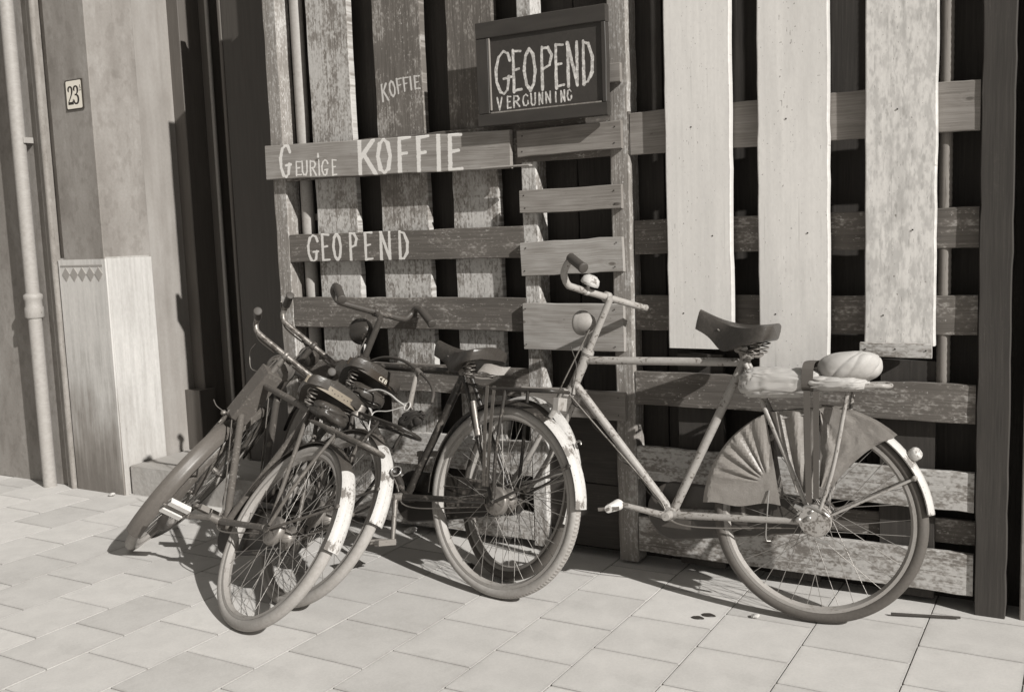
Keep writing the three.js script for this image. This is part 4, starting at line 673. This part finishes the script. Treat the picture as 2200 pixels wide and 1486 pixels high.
// ------------------------------------------------------------------ things on the carriers
// a soft bundle: superellipsoid in the bicycle's plane with creases
function bundle(cs, ch, ct, a, b, d, tilt, s, o = {}) {
  const { e = 0.55, crease = 0.012, nu = 90, nv = 60, sag = 0 } = o, pos = [], uv = [], idx = [], sg = (x, p) => Math.sign(x) * Math.pow(Math.abs(x), p), C = Math.cos(tilt), S = Math.sin(tilt);
  for (let i = 0; i <= nv; i++) for (let j = 0; j <= nu; j++) {
    const v = (i / nv - 0.5) * Math.PI, u = j / nu * 2 * Math.PI, x0 = sg(Math.sin(v), e), y0 = sg(Math.cos(v), e) * sg(Math.sin(u), e), z0 = sg(Math.cos(v), e) * sg(Math.cos(u), e);
    const w = fbm(x0 * 1.1 + y0 * 0.9 + s, z0 * 0.9 - x0 * 0.5, s, 2), q = fbm(x0 * (o.fx ?? 1.1) + z0 * 0.7 + w * 1.4 + s, y0 * (o.fy ?? 2.2) + x0 * 0.8 - w, s + 3, 2), r = Math.abs(2 * q - 1), k = 1 - crease * 5 * Math.pow(1 - Math.min(1, r * 3.2), 2) + crease * 7 * (w - 0.5) - (o.fine ?? 0) * Math.pow(1 - Math.min(1, Math.abs(2 * fbm(x0 * 3.1 + y0 * 2.2 + w * 3 + s, z0 * 2.6 + y0 * 3.4 - x0, s + 9, 2) - 1) * 4), 2) + (o.fine ?? 0) * 1.5 * (fbm(x0 * 4 + s, y0 * 4 + z0 * 3, s + 12, 2) - 0.5);
    const x = x0 * a * k, y = y0 * b * (k + (y0 < 0 ? sag * (0.5 + x0 * 0.5) : 0)), z = z0 * d * k;
    pos.push(cs + x * C - y * S, ch + x * S + y * C, -(ct + z)); uv.push(x * 3 + z * 2, y * 3 + z);
  }
  const W = nu + 1; for (let i = 0; i < nv; i++) for (let j = 0; j < nu; j++) { const p = i * W + j; idx.push(p, p + 1, p + W, p + 1, p + W + 1, p + W); }
  const g = new THREE.BufferGeometry(); g.setAttribute('position', new THREE.Float32BufferAttribute(pos, 3)); g.setAttribute('uv', new THREE.Float32BufferAttribute(uv, 2)); g.setIndex(idx); g.computeVertexNormals(); return g;
}
for (const [b, cs, ch, m, s] of [[bikeA, 0.13, 0.82, M.leather, 61], [bikeB, 0.15, 0.85, M.leather, 67]]) mesh('tool_bag', bundle(cs, ch, 0.0, 0.07, 0.036, 0.075, 0.1, s, { e: 0.7, crease: 0.03, fx: 1.6, fy: 1.2 }), m, b.root);
function onBike(bike, name, label, category) { const o = thing(name, label, category); seat(o, poseOf(bike.c)); return o; }
{
  const o = onBike(bikeD, 'canvas_bundle', 'pale canvas bag and rolled cloth strapped on the carrier behind the saddle', 'bundle');
  mesh('bag', bundle(0.108, 0.793, 0.0, 0.148, 0.046, 0.098, 0.02, 5, { sag: 0.42, crease: 0.014, fine: 0.03, e: 0.5, fx: 1.3, fy: 1.2, nu: 160, nv: 110 }), M.canvas, o);
  mesh('roll', bundle(-0.096, 0.846, 0.01, 0.098, 0.052, 0.09, -0.12, 12, { e: 0.74, crease: 0.012, fine: 0.006, fx: 0.5, fy: 0.5, nu: 120, nv: 80 }), M.canvas, o).userData.label = 'smooth rolled cloth at the back of the carrier';
  mesh('folded_cloth', bundle(-0.06, 0.795, 0.015, 0.10, 0.026, 0.102, 0.0, 17, { e: 0.6, crease: 0.016, fine: 0.022, fx: 1.0, fy: 0.8, nu: 120, nv: 80 }), M.canvas, o);
  const loop = []; for (let k = 0; k <= 48; k++) { const a = k / 48 * 2 * Math.PI, sg = (x) => Math.sign(x) * Math.pow(Math.abs(x), 0.5); loop.push([0.812 + 0.052 * sg(Math.sin(a)), 0.104 * sg(Math.cos(a))]); }
  const bandf = (i, j) => { const q = i * 48, k = Math.min(47, Math.floor(q)), f = q - k; return [0.02 + (j - 0.5) * 0.036 - 0.02 * (mix(loop[k][0], loop[k + 1][0], f) - 0.8), mix(loop[k][0], loop[k + 1][0], f), mix(loop[k][1], loop[k + 1][1], f)]; };
  mesh('strap', sheet(bandf, 96, 4, 0.0022), M.webbing, o);
  mesh('strap_end', sheet((i, j) => [mix(0.022, 0.014, i) + (j - 0.5) * 0.02, mix(0.77, 0.405, i), 0.1 - 0.03 * i], 30, 3, 0.002), M.webbing, o); mesh('strap_end', sheet((i, j) => [mix(-0.008, -0.008, i) + (j - 0.5) * 0.018, mix(0.77, 0.42, i), 0.1 - 0.03 * i], 30, 3, 0.002), M.webbing, o);
}
{
  const o = onBike(bikeB, 'cable_loop', 'thick dark cable bent in a loop above the carrier of the second bicycle', 'cable');
  mesh('cable', tube([Q(0.135, 0.845, 0.02), Q(0.2, 0.852, 0.02), Q(0.285, 0.88, 0.02), Q(0.315, 0.925, 0.01), Q(0.27, 0.985, 0), Q(0.16, 1.022, 0), Q(0.02, 1.022, 0), Q(-0.12, 0.99, 0), Q(-0.23, 0.953, 0), Q(-0.29, 0.915, 0), Q(-0.312, 0.875, 0)], 0.0062, 120, 10), M.rubberGrip, o);
  mesh('clip', cyl(Q(-0.115, 0.992, 0), Q(-0.15, 0.98, 0), 0.0095, 0.0095, 12), M.dullSteel, o);
  const s = onBike(bikeB, 'string', 'pale string knotted to the cable loop and hanging over the carrier', 'string');
  mesh('cord', tube([Q(0.14, 0.842, 0.022), Q(0.08, 0.862, 0.03), Q(0.03, 0.876, 0.022), Q(-0.05, 0.868, 0.02), Q(-0.12, 0.85, 0.018), Q(-0.175, 0.838, 0.01)], 0.0042, 40, 8), M.string, s);
  mesh('loose_end', tube([Q(-0.18, 0.838, 0.012), Q(-0.12, 0.80, 0.03), Q(-0.06, 0.775, 0.05), Q(-0.085, 0.72, 0.055), Q(-0.118, 0.665, 0.05)], 0.0022, 40, 6), M.string, s);
  const kn = new THREE.TorusGeometry(0.017, 0.0024, 6, 20); kn.translate(-0.192, 0.838, -0.012); mesh('knot', kn, M.string, s);
  const r = onBike(bikeB, 'wooden_stick', 'short pale stick standing tied behind the saddle of the second bicycle', 'stick');
  mesh('stick', [cyl(Q(-0.112, 0.985, -0.005), Q(-0.19, 0.835, 0.0), 0.0085, 0.011, 10)], M.bareDark, r);
  const g = onBike(bikeB, 'dark_rag', 'crumpled black rag hanging behind the carrier of the second bicycle', 'rag');
  mesh('cloth', bundle(-0.19, 0.806, -0.03, 0.062, 0.034, 0.03, -0.5, 23, { e: 0.8, crease: 0.05 }), M.darkCloth, g);
}

// ------------------------------------------------------------------ litter on the pavement
{
  const st = thing('stick', 'thin dark stick lying on the pavement at the lower right', 'stick', [-0.46, 0.008, -3.44]);
  mesh('stick', cyl(V(-0.105, 0, 0.027), V(0.102, 0.001, -0.03), 0.0055, 0.004, 10), M.tarred, st);
  const crumple = (name, label, x, z, a, m, s) => { const o = thing(name, label, 'litter', [x, 0, z]); mesh('paper', bundle(0, a * 0.45, 0, a, a * 0.45, a * 0.8, 0.2, s, { e: 0.9, crease: 0.06, nu: 26, nv: 18 }), m, o); };
  const paper = flat(0.55, 0.9);
  crumple('paper_scrap', 'small pale paper scrap on the pavement below the skirt guard', -0.965, -3.21, 0.016, paper, 31);
  crumple('paper_scrap', 'dark crumpled leaf on the pavement inside the middle wheel', -2.119, -3.217, 0.03, M.tarred, 37);
  crumple('paper_scrap', 'white paper crumb at the foot of the pilaster plinth', -4.5, -3.43, 0.022, paper, 41);
  crumple('paper_scrap', 'pale crumpled paper under the gate behind the middle bicycle', -2.62, -3.53, 0.03, paper, 43);
  crumple('paper_scrap', 'small pale crumb beside the foot of the right gate stile', -2.0, -3.5, 0.012, paper, 47);
  for (const [x, z, r, l] of [[-1.14, -3.129, 0.017, 'small dark oil spot on a slab, nearer the camera'], [-1.115, -3.166, 0.019, 'larger dark oil spot on a slab, nearer the fence']]) {
    const g = new THREE.CylinderGeometry(r, r * 1.04, 0.0012, 22); const p = g.attributes.position; for (let i = 0; i < p.count; i++) { const a = Math.atan2(p.getZ(i), p.getX(i)), k = 0.8 + 0.4 * noise(Math.cos(a) * 1.6 + 5, Math.sin(a) * 1.6 + x * 9, 3); p.setXYZ(i, p.getX(i) * k * 1.25, p.getY(i), p.getZ(i) * k * 0.8); }
    const m = tag(mesh('oil_spot', g, M.grease), l, 'stain'); m.position.set(x, 0.0022, z);
  }
}

renderer.render(scene, camera);
